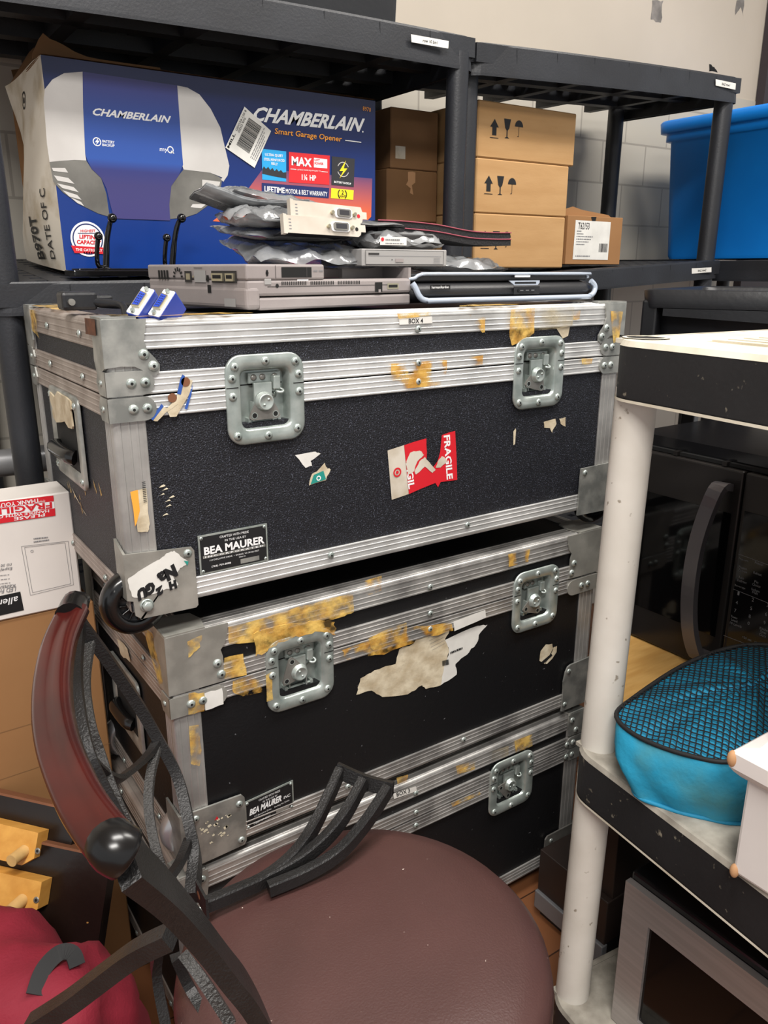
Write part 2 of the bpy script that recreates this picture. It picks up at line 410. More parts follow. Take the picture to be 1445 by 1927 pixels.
tag(b.build('wall_back'), 'beige painted wall over pale glazed block behind the shelves', 'wall', kind='structure')
b = MB(); b.box(2.56, 2.75, WY-.03, WY+.0, 0, 3.0, 'trim_dark'); tag(b.build('trim_1'), 'dark upright trim at the right end of the beige wall', 'trim', kind='structure')
b = MB(); b.box(-3.5, 4.5, -4, 1.02, 3.0, 3.05, 'ceiling_white'); tag(b.build('ceiling'), 'white ceiling above the storeroom', 'ceiling', kind='structure')

# ------------------------------------------------------------------ flight cases
def rivet(b, fr, a, h, r=.0058, m='zinc'):
    o = fr(a, h, 0); n = (fr(a, h, 1)-o).normalized()
    b.lathe(o, n, [(r, 0), (r*.95, r*.25), (r*.6, r*.5), (r*.3, r*.55)], m, 12)
    b.disc(a, h, r*.3, fr, 'hole', r*.56, 8)
RIDGES = [(a, h*.5) for a, h in [(0, .0), (.04, .0012), (.10, .0012), (.13, 0), (.36, 0), (.385, .0011), (.425, .0011), (.45, 0), (.64, 0), (.665, .0011), (.705, .0011), (.73, 0), (.88, 0), (.91, .0012), (.97, .0012), (1, 0)]]
def edge_rail(name, root, p, q, nA, nB, wA, wB, m, r=.006, t=.0025):
    """an L-shaped extrusion with fine ridges; nA and nB are the two outward face directions"""
    p = Vector(p); q = Vector(q); nA = Vector(nA); nB = Vector(nB)
    sec = []
    for u, h in reversed(RIDGES):
        d = r+(wA-r)*u; sec.append(-nB*d+nA*h)
    for i in range(1, 6):
        th = PI/2*i/6; sec.append(-nA*r-nB*r+nA*r*math.cos(th)+nB*r*math.sin(th))
    for u, h in RIDGES:
        d = r+(wB-r)*u; sec.append(-nA*d+nB*h)
    sec += [-nA*wB-nB*t, -nA*t-nB*t, -nB*wA-nA*t]
    n = len(sec); V = [p+s for s in sec]+[q+s for s in sec]
    b = MB(); b.add(V, [(i, (i+1) % n, n+(i+1) % n, n+i) for i in range(n)]+[tuple(range(n)), tuple(range(n, 2*n))], m)
    return b, root, name
def flat_rail(b, fr, a0, a1, z0, z1, m, t=.0025):
    for u0, u1 in zip(RIDGES[:-1], RIDGES[1:]):
        za = z0+(z1-z0)*u0[0]; zb = z0+(z1-z0)*u1[0]
        b.add([fr(a0, za, u0[1]), fr(a1, za, u0[1]), fr(a1, zb, u1[1]), fr(a0, zb, u1[1])], [(0, 1, 2, 3)], m)
    b.add([fr(a0, z0, 0), fr(a1, z0, 0), fr(a1, z0, -t), fr(a0, z0, -t), fr(a0, z1, 0), fr(a1, z1, 0), fr(a1, z1, -t), fr(a0, z1, -t)],
          [(0, 1, 2, 3), (4, 5, 6, 7), (2, 3, 7, 6), (0, 3, 7, 4), (1, 2, 6, 5)], m)
def slab_with_holes(b, x0, x1, y0, y1, z0, z1, holes, m):
    xs = x0
    for hx0, hx1, hz0, hz1 in sorted(holes):
        b.box(xs, hx0, y0, y1, z0, z1, m)
        if hz1 < z1: b.box(hx0, hx1, y0, y1, max(hz1, z0), z1, m)
        if hz0 > z0: b.box(hx0, hx1, y0, y1, z0, min(hz0, z1), m)
        xs = hx1
    b.box(xs, x1, y0, y1, z0, z1, m)
def latch(root, cx, cz, seam, turned=0, w=.107, h=.111):
    fr = FY(0); x0, x1, z0, z1 = cx-w/2, cx+w/2, cz-h/2, cz+h/2
    b = MB(); R0 = rrect(x0, x1, z0, z1, .021); e = .019
    R1 = rrect(x0+.002, x1-.002, z0+.002, z1-.002, .019)
    R2 = rrect(x0+e-.002, x1-e+.002, z0+e-.003, z1-e+.003, .011); R3 = rrect(x0+e+.001, x1-e-.001, z0+e, z1-e, .009); R4 = rrect(x0+e+.003, x1-e-.003, z0+e+.003, z1-e-.003, .007)
    b.loft([[fr(a, z, c) for a, z in R] for R, c in ((R0, .0012), (R0, .003), (R1, .0042), (R2, .0042), (R3, .001), (R4, -.0145))], 'zinc', cap1=True)
    f2 = FY(-.0042)
    for a, z in ((x0+.012, z1-.014), (cx, z1-.009), (x1-.012, z1-.012), (x0+.008, seam+.011), (x0+.008, seam-.011), (x1-.008, seam+.011), (x1-.008, seam-.011), (x0+.012, z0+.012), (cx, z0+.009), (x1-.012, z0+.014)):
        rivet(b, f2, a, z, .0056)
    for xa, xb in ((x0, x0+e-.003), (x1-e+.003, x1)): b.quad(xa, xb, seam-.0006, seam+.0006, f2, 'hole', .0004)
    b.quad(x0+e+.004, x1-e-.004, seam-.0008, seam+.0008, FY(.0145), 'hole', .0005)
    dish = b.build('latch_dish', root)
    # hasp that hooks over the lid's keeper
    b = MB(); b.box(cx-.018, cx+.026, .0085, .0135, z1-.037, z1-.0245, 'zinc')
    for dx in (-.011, .001, .018): b.lathe((cx+dx, .0085, z1-.030), (0, -1, 0), [(.0042, 0), (.0038, .0012), (.002, .002), (0, .002)], 'zinc_dark', 12)
    b.box(cx-.014, cx+.011, .002, .0065, cz-.012, z1-.036, 'zinc', .001)
    b.box(cx-.016, cx-.014, .004, .013, cz-.028, cz-.004, 'zinc'); b.box(cx+.011, cx+.013, .004, .013, cz-.03, cz-.002, 'zinc')
    b.cyl((cx-.02, .009, z0+.026), (cx+.022, .009, z0+.026), .0024, 'zinc', 10)
    for dx in (-.021, .02): b.box(cx+dx-.0015, cx+dx+.0025, .004, .0145, z0+.021, z0+.031, 'zinc')
    b.lathe((cx+.018, .0145, seam-.015), (0, -1, 0), [(.0045, 0), (.004, .002), (0, .003)], 'zinc', 12)
    b.build('hasp', dish)
    b = MB(); kx, kz = cx-.0015, cz-.004      # lug for a padlock, on the right
    b.box(cx+.012, cx+.022, -.001, .0085, z1-.046, z1-.028, 'zinc', .002)
    b.lathe((cx+.021, .002, z1-.048), (0, -.5, 1), [(.006, 0), (.006, .002), (.003, .002), (.003, 0), (.006, 0)], 'zinc', 14)
    b.build('padlock_lug', dish)
    b = MB(); ca, sa = math.cos(turned), math.sin(turned)
    rot = lambda a, z: (kx+a*ca-z*sa, kz+a*sa+z*ca)
    shape = [(-.008, .006), (-.019, -.012), (-.0215, -.019), (-.017, -.0225), (.017, -.0225), (.0215, -.019), (.019, -.012), (.008, .006)]
    b.prism([rot(a, z) for a, z in shape], fr, -.0015, .0005, 'zinc_dark')
    for s in (-1, 1):
        a, z = rot(s*.0145, -.0165); b.disc(a, z, .0032, fr, 'hole', .0008, 14); b.ring(a, z, .0032, .0042, fr, 'zinc', .001, 14)
    b.build('butterfly_key', dish)
    b = MB(); b.lathe((kx, .001, kz), (0, -1, 0), [(.0125, 0), (.0125, .002), (.0105, .003), (.0105, .007), (.009, .008), (.0082, .0072), (0, .0072)], 'zinc', 28)
    for s in (-1, 1):
        a, z = rot(s*.003, s*.0032); b.lathe((a, -.0062, z), (0, -1, 0), [(.0018, 0), (.0015, .0012), (0, .0015)], 'zinc', 10)
    b.build('latch_knob', dish)
    return dish
def caster(root, cx, cy, cz, r=.043, wd=.026, m='black_rubber'):
    b = MB(); o = (cx, cy-wd/2, cz); prof = [(r*.56, 0), (r*.62, -.001), (r*.85, .0), (r*.97, wd*.25), (r, wd*.5), (r*.97, wd*.75), (r*.85, wd), (r*.62, wd+.001), (r*.56, wd)]
    b.lathe(o, (0, 1, 0), prof, m, 36)
    whl = b.build('caster_wheel', root)
    b = MB(); b.lathe((cx, cy-wd*.38, cz), (0, 1, 0), [(0, 0), (r*.2, 0), (r*.2, .002), (r*.5, .003), (r*.57, 0), (r*.57, wd*.76), (0, wd*.76)], 'black_plastic', 30)
    for k in range(12):
        t = 2*PI*k/12; b.cyl((cx+r*.24*math.cos(t), cy-wd*.38, cz+r*.24*math.sin(t)), (cx+r*.5*math.cos(t), cy-wd*.38, cz+r*.5*math.sin(t)), .0015, 'black_gloss', 6)
    b.build('wheel_hub', whl)
def corner_plate(b, root, frs, poly, m, t=.0025, holes=()):
    b.prism(poly, frs, 0.0008, t, m)
def name_plate(root, x0, x1, z0, z1, slant, lines):
    fr0 = FY(.0015); D = lambda a, z: (a, z+slant*(a-x0)/(x1-x0))
    b = MB(); q = [D(x0, z0), D(x1, z0), D(x1, z1), D(x0, z1)]
    b.prism(q, fr0, 0, .0014, 'zinc')
    e = .0022; fr = FY(.0001)
    b.decal([D(x0+e, z0+e), D(x1-e, z0+e), D(x1-e, z1-e), D(x0+e, z1-e)], fr, 'black_print', .0003)
    for a, z in ((x0+.004, z0+.004), (x1-.004, z0+.004), (x1-.004, z1-.004), (x0+.004, z1-.004)): rivet(b, fr, *D(a, z), .0024, 'zinc')
    W, H = x1-x0, z1-z0
    for s, u0, u1, v0, v1, bold, shear in lines:
        P_ = lambda u, v: D(x0+W*u, z0+H*v)
        if s == '#': b.decal([P_(u0, v0), P_(u1, v0), P_(u1, v1), P_(u0, v1)], fr, 'galv', .0006); continue
        b.text(s, P_(u0, v0), P_(u1, v0), P_(u0, v1), fr, 'white_print', .0008, bold, shear)
    return b.build('name_plate', root)
def flight_case(label, x0, x1, D, zb, zt, seam, latches, skin, metal, lid_h=.033, rail=.03, post=.038, key_turn=(0, 0)):
    root = thing('flight_case', (x0, 0, zb), label, 'flight case', 'black flight cases in the stack')
    y1 = D
    holes = [(cx-.0365, cx+.0365, seam-.046 if i < 99 else 0, seam+.029) for i, cx in enumerate(latches)]
    g = .002
    for nm, za, zc in (('lid_panel', seam+.001, zt-g), ('body_panel', zb+g, seam-.001)):
        b = MB(); slab_with_holes(b, x0+g, x1-g, g, .03, za, zc, [h for h in holes], skin); b.box(x0+g, x1-g, .03, y1-g, za, zc, skin); b.build(nm, root)
    ez = [(-1, 0), (1, 0)]
    X_, Y_, Z_ = Vector((1, 0, 0)), Vector((0, 1, 0)), Vector((0, 0, 1))
    rails = []
    for nm, p, q, nA, nB, wA, wB in (
        ('edge_rail', (x0+.004, 0, zt), (x1-.004, 0, zt), -Y_, Z_, lid_h, .034), ('edge_rail', (x0, .004, zt), (x0, y1-.004, zt), -X_, Z_, lid_h, .034),
        ('edge_rail', (x1, .004, zt), (x1, y1-.004, zt), X_, Z_, lid_h, .034), ('edge_rail', (x0+.004, y1, zt), (x1-.004, y1, zt), Y_, Z_, lid_h, .034),
        ('edge_rail', (x0+.004, 0, zb), (x1-.004, 0, zb), -Y_, -Z_, rail, .03), ('edge_rail', (x0, .004, zb), (x0, y1-.004, zb), -X_, -Z_, rail, .03),
        ('edge_rail', (x1, .004, zb), (x1, y1-.004, zb), X_, -Z_, rail, .03), ('edge_rail', (x0+.004, y1, zb), (x1-.004, y1, zb), Y_, -Z_, rail, .03),
        ('corner_post', (x0, 0, zb+rail), (x0, 0, zt-lid_h), -Y_, -X_, post, .03), ('corner_post', (x1, 0, zb+rail), (x1, 0, zt-lid_h), -Y_, X_, post, .03),
        ('corner_post', (x0, y1, zb+rail), (x0, y1, zt-lid_h), Y_, -X_, post, .03), ('corner_post', (x1, y1, zb+rail), (x1, y1, zt-lid_h), Y_, X_, post, .03)):
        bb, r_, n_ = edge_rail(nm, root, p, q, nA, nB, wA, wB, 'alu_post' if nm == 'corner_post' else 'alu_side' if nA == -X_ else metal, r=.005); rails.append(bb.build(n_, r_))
    cuts = []
    for cx in latches: cuts.append((cx-.05, cx+.05))
    segs = []; xs = x0+.002
    for c0, c1 in cuts: segs.append((xs, c0)); xs = c1
    segs.append((xs, x1-.002))
    for za, zc in ((seam+.001, seam+.0255), (seam-.0255, seam-.001)):
        b = MB()
        for s0, s1 in segs: flat_rail(b, FY(-.0012), s0, s1, za, zc, metal, .004)
        rr = FY(-.0022)
        b.build('seam_rail', root)
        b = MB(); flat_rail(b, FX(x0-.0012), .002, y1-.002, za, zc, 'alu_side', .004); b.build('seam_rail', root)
        b = MB(); flat_rail(b, FX(x1+.0012, -1), .002, y1-.002, za, zc, metal, .004); b.build('seam_rail', root)
        b = MB(); flat_rail(b, FY(y1+.0012, -1), x0+.002, x1-.002, za, zc, metal, .004); b.build('seam_rail', root)
    for i, cx in enumerate(latches): latch(root, cx, seam-.0165, seam, key_turn[i])
    # rivets along the rails belong to the rails: small children of the front rails
    mx = (latches[0]+latches[1])/2
    for fr_, a_, h_ in [(FY(-.0012), mx, zt-lid_h+.008), (FY(-.0026), mx, seam+.013), (FY(-.0026), mx, seam-.013)]+[(FY(-.0012), x0+(x1-x0)*k, zb+.02) for k in (.33, .62)]+[q for yy in (.1, .27) for q in ((FX(x0-.0012), yy, zt-.02), (FX(x0-.0026), yy, seam+.013), (FX(x0-.0012), yy, zb+.015))]:
        b = MB(); rivet(b, fr_, a_, h_, .005); b.build('rivet', root)
    return root
def seam_corner(root, x0, x1, z0, z1, D, m='galv', w=.051, rear=True):
    """rounded plates that wrap each corner at the lid line"""
    for sx, xc in ((1, x0), (-1, x1)):
        for front in (True, False):
            b = MB(); pl = []; r = (z1-z0)/2
            arc = [(w-r+r*math.cos(t), (z0+z1)/2+r*math.sin(t)) for t in [PI/2-PI*i/8 for i in range(9)]]
            poly = [(-.004, z0), (-.004, z1)]+arc
            f1 = FY(-.0016) if front else FY(D+.0016, -1)
            b.prism([(xc+sx*a, z) for a, z in poly], f1, 0, .0024, m)
            rivet(b, FY(-.004) if front else FY(D+.004, -1), xc+sx*.024, (z0+z1)/2, .006); rivet(b, FY(-.004) if front else FY(D+.004, -1), xc+sx*.04, (z0+z1)/2, .006)
            fs = FX(x0-.0016) if sx > 0 else FX(x1+.0016, -1)
            yy = (lambda a: a) if front else (lambda a: D-a)
            b.prism([(yy(-.003), z0), (yy(-.003), z1), (yy(.026), z1), (yy(.034), (z0+z1)/2), (yy(.026), z0)], fs, 0, .0024, m)
            rivet(b, FX(x0-.004) if sx > 0 else FX(x1+.004, -1), yy(.016), (z0+z1)/2, .004)
            b.build('corner_bracket', root)
def lid_corner(root, x0, x1, zt, D, front_poly, side_poly, m, riv, top=.036):
    for sx, xc in ((1, x0), (-1, x1)):
        for front in (True, False):
            b = MB()
            f1 = FY(-.0012) if front else FY(D+.0012, -1)
            b.prism([(xc+sx*a, zt+z) for a, z in front_poly], f1, 0, .0026, m)
            fs = FX(x0-.0012) if sx > 0 else FX(x1+.0012, -1); yy = (lambda a: a) if front else (lambda a: D-a)
            b.prism([(yy(a), zt+z) for a, z in side_poly], fs, 0, .0026, m)
            b.prism([(xc+sx*a, yy(c)) for a, c in ((-.0035, -.0035), (top, -.0035), (top+.006, top*.5), (top, top), (top*.5, top+.006), (-.0035, top))], FZ(zt+.001), 0, .0026, m)
            b.cyl((xc-sx*.0005, yy(-.0005), zt-.045), (xc-sx*.0005, yy(-.0005), zt+.0005), .0034, m, 12)
            b.cyl((xc-sx*.0005, yy(-.0005), zt+.0005), (xc+sx*(top), yy(-.0005), zt+.0005), .0034, m, 12)
            b.cyl((xc-sx*.0005, yy(-.0005), zt+.0005), (xc-sx*.0005, yy(top), zt+.0005), .0034, m, 12)
            b.sphere((xc-sx*.0005, yy(-.0005), zt+.0005), .0034, m)
            for a, z in riv: rivet(b, FY(-.0038) if front else FY(D+.0038, -1), xc+sx*a, zt+z, .0062)
            b.build('corner_bracket', root)

# ---- top case
Z1B, Z1T, S1, D1 = .7825, 1.13, 1.0458, .4
c1 = flight_case('topmost black flight case of the stack, with a red FRAGILE sticker on its front', 0, .85, D1, Z1B, Z1T, S1, (.191, .6625), 'vinyl', 'alu', key_turn=(0, -.25))
lid_corner(c1, 0, .85, Z1T, D1, [(-.0035, .001), (.047, .001), (.045, -.012), (.0425, -.022), (.046, -.034), (.054, -.043), (.0585, -.05), (.058, -.058), (.053, -.0625), (.046, -.062), (.038, -.0555), (.03, -.051), (.014, -.050), (-.0035, -.0515)],
           [(-.0035, .001), (.036, .001), (.034, -.03), (.036, -.045), (.03, -.058), (.018, -.062), (.008, -.056), (-.0035, -.0515)], 'galv', ((.041, -.038), (.051, -.0515)))
seam_corner(c1, 0, .85, S1+.001, S1+.0285, D1); seam_corner(c1, 0, .85, S1-.0285, S1-.001, D1)
for sx, xc, pts in ((1, 0, [(-0.0055,0.8606),(0.0801,0.8545),(0.0832,0.8496),(0.0836,0.7764),(0.0805,0.7735),(0.0091,0.7754),(0.0018,0.7808),(-0.0002,0.8009)]), (-1, .85, [(0.7741,0.8594),(0.8531,0.8601),(0.845,0.7776),(0.7706,0.7775)])):
    b = MB()
    if sx > 0: pts = [(-.0035, .861)]+pts[1:-2]+[(.012, .7745), (.004, .781), (.003, .80), (-.0035, .802)]
    else: pts = [(.7735, .859), (.8535, .861), (.8535, .80), (.846, .781), (.838, .7745), (.772, .776)]
    b.prism(pts, FY(-.0012), 0, .003, 'steel' if sx > 0 else 'galv')
    fs = FX(-.0012) if sx > 0 else FX(.8512, -1)
    b.prism([(-.004, .802), (-.004, .861), (.03, .872), (.03, .80)] if sx > 0 else [(-.004, .802), (-.004, .861), (.03, .861), (.03, .80)], fs, 0, .003, 'steel' if sx > 0 else 'galv')
    if sx > 0:
        rivet(b, FY(-.0042), .0745, .8475, .0055)
        o = Vector((.0185, -.0042, .7915)); b.lathe(o, (0, -1, 0), [(.0085, 0), (.0085, .0012), (.0068, .0016)], 'zinc', 20)
        b.lathe(o, (0, -1, 0), [(.0066, .001), (.0066, .006), (.005, .007), (0, .007)], 'zinc', 6)
    else: rivet(b, FY(-.0042), .783, .851, .005)
    cp = b.build('corner_plate', c1)
    if sx > 0:
        b = MB(); fr = FY(-.0042)
        b.decal(rag([(-0.0006,0.8312),(0.0121,0.8373),(0.0363,0.8466),(0.0425,0.8495),(0.0508,0.8533),(0.0576,0.8547),(0.065,0.8456),(0.074,0.8374),(0.0702,0.8326),(0.0632,0.8306),(0.0601,0.8263),(0.0537,0.8228),(0.0595,0.8095),(0.0572,0.8057),(0.0437,0.8074),(0.0268,0.8043),(0.0116,0.8029),(0.0016,0.8074),(-0.0008,0.8231)], .0010, 2, 4), fr, 'white_paper', .0005)
        b.text('Na', *[[(0.0557,0.8385),(0.0329,0.8294),(0.0605,0.822)][i] for i in (0, 1, 2)], fr, 'black_print', .001, .085)
        b.text('GU', *[[(0.0297,0.8225),(0.0074,0.8143),(0.031,0.8068)][i] for i in (0, 1, 2)], fr, 'black_print', .001, .085)
        b.text('2', *[[(0.0389,0.8141),(0.0306,0.8104),(0.04,0.8026)][i] for i in (0, 1, 2)], fr, 'black_print', .001, .085)
        b.text('H', *[[(0.0567,0.8172),(0.0471,0.8158),(0.0578,0.8056)][i] for i in (0, 1, 2)], fr, 'black_print', .001, .085)
        b.decal([(0.0686,0.8393),(0.0747,0.8373),(0.0729,0.832)], fr, 'teal_sticker', .0009)
        tag(b.build('torn_label', cp), 'torn white label with upside-down black letters')
for yy, zz in ((.372, .86), (.0, .0)):
    if yy:
        b = MB(); b.prism([(yy-.025, .80), (yy-.025, .868), (D1+.003, .868), (D1+.003, .80)], FX(-.0012), 0, .003, 'galv'); rivet(b, FX(-.0042), .385, .853, .005); b.build('corner_plate', c1)
for cy in (.024, D1-.024): caster(c1, .012, cy, Z1B+.0065)
for cy in (.024, D1-.024): caster(c1, .838, cy, Z1B+.0065)
# recessed side handle
b = MB(); fx = FX(0); hy0, hy1, hz0, hz1 = .138, .296, .905, 1.028
RR = lambda e, r: rrect(hy0+e, hy1-e, hz0+e, hz1-e, r)
b.loft([[fx(a, z, c) for a, z in R] for R, c in ((RR(0, .012), .0005), (RR(0, .012), .004), (RR(.003, .011), .005), (RR(.016, .008), .005), (RR(.02, .007), .0028))], 'galv')
b.decal(RR(.0195, .007), fx, 'hole', .0026)
for a, z in ((.15, .916), (.284, .916), (.15, 1.016), (.284, 1.016)): rivet(b, FX(-.005), a, z, .005)
hd = b.build('side_handle', c1)
b = MB(); b.tube([(-.006, .172, .945), (-.013, .185, .947), (-.014, .25, .947), (-.006, .264, .945)], .0105, 'black_rubber', 12); b.build('handle_grip', hd)
b = MB(); b.prism(rag([(.165, .985), (.27, .985), (.275, 1.02), (.16, 1.022)], .006, 4, 9), fx, .0052, .0075, 'torn_paper'); tag(b.build('tape_patch', hd), 'crumpled pale tape over the top of the handle')
name_plate(c1, .0905, .1855, .8135, .8655, 0, [('CRAFTED WITH PRIDE', .3, .72, .85, .91, 0, 0), ('IN THE USA BY', .37, .68, .745, .80, 0, 0), ('BEA MAURER', .07, .95, .49, .695, .035, 0), ('#', .05, .96, .405, .47, 0, 0),
    ('I N C O R P O R A T E D', .08, .93, .415, .462, .02, 0), ('113 EXECUTIVE DRIVE  •  DULLES, VA 20166-9557', .14, .86, .31, .355, 0, 0), ('SERIAL NO.', .56, .66, .25, .28, 0, 0), ('(703) 709-8088', .16, .44, .13, .19, .01, 0), ('#', .58, .86, .08, .20, 0, 0)])
fr = FY(.0018)
def sticker(name, root, label, items):
    b = MB()
    for it in items: it(b)
    o = b.build(name, root)
    if label: o['label'] = label
    return o
# FRAGILE sticker with the torn middle
b = MB()
b.decal([(0.3774,0.939),(0.4059,0.9433),(0.4152,0.8693),(0.385,0.8653)], fr, 'worn_white', .0006)
b.decal(rag([(0.4059,0.9433),(0.4457,0.9487),(0.447,0.9288),(0.4455,0.9115),(0.4584,0.9033),(0.4671,0.9119),(0.4717,0.9258),(0.474,0.9503),(0.499,0.9539),(0.5057,0.8778),(0.474,0.8791),(0.4691,0.8716),(0.4639,0.879),(0.4152,0.8693)], .0006, 1, 2), fr, 'red_sticker', .0009)
b.decal(rag([(0.4099,0.9194),(0.4164,0.9311),(0.4335,0.9321),(0.4413,0.9248),(0.4299,0.9168),(0.4243,0.9032),(0.413,0.8992)], .0012, 2, 5), fr, 'worn_white', .0013)
b.decal(rag([(0.4337,0.9163),(0.4433,0.9214),(0.4553,0.9078),(0.4634,0.8994),(0.4576,0.8954),(0.4436,0.907),(0.4273,0.8972),(0.4244,0.9016)], .001, 2, 6), fr, 'worn_white', .0013)
b.decal(rag([(0.4671,0.9119),(0.4749,0.9189),(0.481,0.9149),(0.4852,0.9095),(0.4724,0.9014),(0.4634,0.9027)], .001, 2, 6), fr, 'worn_white', .0013)
b.text('FRAGILE', *[(0.477,0.9491),(0.485,0.8808),(0.489,0.9494)], fr, 'white_print', .0012, .03)
b.text('AGIL', *[(0.409,0.9164),(0.4142,0.8767),(0.4203,0.9172)], fr, 'white_print', .0012, .03)
b.ring(*[(0.3941,0.9051)][0], .0045, .007, fr, 'red_sticker', .0012); b.disc(*[(0.3941,0.9051)][0], .0026, fr, 'red_sticker', .0012)
tag(b.build('fragile_sticker', c1), 'red and white sticker with a torn middle')
sticker('paper_label', c1, 'white paper label with typed black letters', [lambda b: b.decal([(0.3935,1.121),(0.4496,1.1214),(0.4507,1.112),(0.3945,1.1118)], FY(-.0012), 'white_paper', .0008),
    lambda b: b.text('BOX 4', *[(0.4096,1.1131),(0.4341,1.1129),(0.4095,1.1195)], FY(-.0012), 'black_print', .0012, .015)])
sticker('torn_label', c1, None, [lambda b: b.decal(rag([(0.2308,0.9508),(0.2611,0.952),(0.2691,0.9481),(0.2535,0.94),(0.2557,0.9332),(0.246,0.9316)], .001, 2, 3), fr, 'white_paper', .0006)])
sticker('torn_label', c1, 'torn teal and cream sticker scrap', [lambda b: b.decal(rag([(0.2501,0.9069),(0.2554,0.9223),(0.2652,0.9267),(0.2753,0.9349),(0.2784,0.9279),(0.2842,0.9241),(0.2764,0.9104)], .001, 2, 8), fr, 'torn_paper', .0006),
    lambda b: b.decal([(0.2525,0.908),(0.2577,0.9205),(0.2726,0.9243),(0.2764,0.9119)], fr, 'teal_sticker', .001), lambda b: b.ring(*[(0.2649,0.915)][0], .002, .0035, fr, 'white_print', .0013)])
sticker('torn_label', c1, None, [lambda b: b.decal(rag([(0.6825,0.9485),(0.7087,0.9511),(0.712,0.942),(0.7064,0.9355),(0.7035,0.928),(0.6979,0.9365),(0.6845,0.9388)], .0008, 1, 3), fr, 'torn_paper', .0006),
    lambda b: b.decal(rag([(0.7173,0.9502),(0.732,0.9514),(0.7335,0.9353),(0.7219,0.941)], .0008, 1, 4), fr, 'torn_paper', .0006), lambda b: b.decal([(0.6172,0.9401),(0.6214,0.9447),(0.6227,0.9412),(0.6219,0.9191),(0.6186,0.9178)], fr, 'torn_paper', .0006)])
sticker('torn_label', c1, 'torn blue and white price sticker scrap', [lambda b: b.decal(rag([(0.0761,1.0418),(0.0815,1.0619),(0.0845,1.0666),(0.0968,1.0583),(0.0926,1.0448),(0.0737,1.0182),(0.0659,1.0184),(0.0616,1.0275)], .001, 1, 3), FY(-.0026), 'torn_paper', .0008),
    lambda b: b.decal([(0.0764,1.0449),(0.0815,1.0619),(0.0845,1.0666),(0.0875,1.0645),(0.0808,1.0433)], FY(-.0026), 'blue_sticker', .0012), lambda b: b.decal([(0.0841,1.0267),(0.0919,1.0449),(0.0966,1.0546),(0.0937,1.0422),(0.0872,1.0251)], FY(-.0026), 'blue_sticker', .0012),
    lambda b: b.decal([(0.0426,1.0188),(0.0571,1.0348),(0.0593,1.0315),(0.0455,1.0166)], FY(-.0026), 'blue_sticker', .0012), lambda b: b.decal(rag([(0.0455,1.0166),(0.0593,1.0315),(0.0642,1.0285),(0.0752,1.0376),(0.0761,1.0325),(0.0613,1.0244),(0.0504,1.0149)], .0006, 1, 4), FY(-.0026), 'torn_paper', .001),
    lambda b: b.disc(*[(0.0877,1.0577)][0], .0055, FY(-.0026), 'copper_wood', .0012), lambda b: b.disc(*[(0.0703,1.0405)][0], .0055, FY(-.0026), 'copper_wood', .0012)])
sticker('torn_label', c1, 'torn orange and white barcode scrap', [lambda b: b.decal(rag([(0.0121,0.9355),(0.0311,0.9371),(0.0318,0.8929),(0.0284,0.8835),(0.0164,0.8857),(0.0154,0.9024)], .0008, 2, 3), FY(-.0012), 'torn_paper', .0008),
    lambda b: b.decal([(0.0121,0.9355),(0.021,0.9367),(0.0212,0.9112),(0.0169,0.8988),(0.0139,0.8928),(0.0138,0.9125)], FY(-.0012), 'text_orange', .0011)]+[(lambda b, k=k: b.line([(0.021,0.9296)][0] if False else (.0265+k*.0, .945-k*.0022), (.0305, .945-k*.0022), .0008, FY(-.0012), 'black_print', .0014)) for k in range(12)])
b = MB()
for px in [(0.0475,0.9346),(0.0504,0.9302),(0.046,0.9243),(0.0581,0.9197),(0.0525,0.9153),(0.0533,0.9092),(0.0485,0.8986)]: b.decal(rag([(px[0], px[1]), (px[0]+.008, px[1]+.001), (px[0]+.006, px[1]+.003)], .0006, 1, int(px[0]*1e4)), fr, 'flake', .0005)
for q in [(0.2641,0.8825),(0.2498,0.8802),(0.2001,0.8801),(0.1934,0.8627),(0.2304,0.8768),(0.1661,0.8956),(0.108,0.9126),(0.0836,0.9134)]: b.decal(rag([(q[0], q[1]), (q[0]+.012, q[1]+.014), (q[0]+.006, q[1]-.004)], .003, 1, int(q[0]*1e4)), FX(.0018), 'tape_solid', .0005)
b.decal([(0.2471,0.8863),(0.1872,0.8643),(0.1743,0.8623),(0.2304,0.8768)], FX(.0018), 'flake', .0006)
b.build_each('paint_chip', c1)
# yellowed tape left on the lid and rails
b = MB(); ft = FY(-.0024)
b.decal(rag([(0.3797,1.0606),(0.4768,1.0598),(0.4758,1.0257),(0.3781,1.0244)], .001, 2, 3), FY(-.0036), 'tape', .0004)
b.decal([(0.39,1.1267),(0.4485,1.1279),(0.4468,1.1222),(0.3927,1.1196)], ft, 'tape_solid', .0003)
b.decal([(0.5955,1.127),(0.6443,1.1281),(0.646,1.0909),(0.6278,1.0805),(0.6009,1.0739),(0.5946,1.0899)], ft, 'tape_solid', .0012)
b.decal([(0.6443,1.1281),(0.7307,1.1285),(0.7288,1.099),(0.7007,1.0952),(0.6469,1.094)], ft, 'tape_clear', .0012)
b.decal([(0.6983,1.0953),(0.7288,1.099),(0.7256,1.0826),(0.714,1.079)], FY(.0018), 'torn_paper', .0005)
b.decal(rag([(0.7314,1.1211),(0.7459,1.1215),(0.7448,1.1084),(0.7304,1.1072)], .001, 1, 3), ft, 'tape_solid', .0004)
b.decal(rag([(0.8149,1.1189),(0.845,1.1172),(0.8404,1.0707),(0.8277,1.0669)], .001, 1, 3), FY(-.0044), 'tape_solid', .0004)
b.decal(rag([(0.5182,1.0612),(0.5446,1.0628),(0.5442,1.0496),(0.5167,1.049)], .001, 1, 3), FY(-.0036), 'tape', .0004)
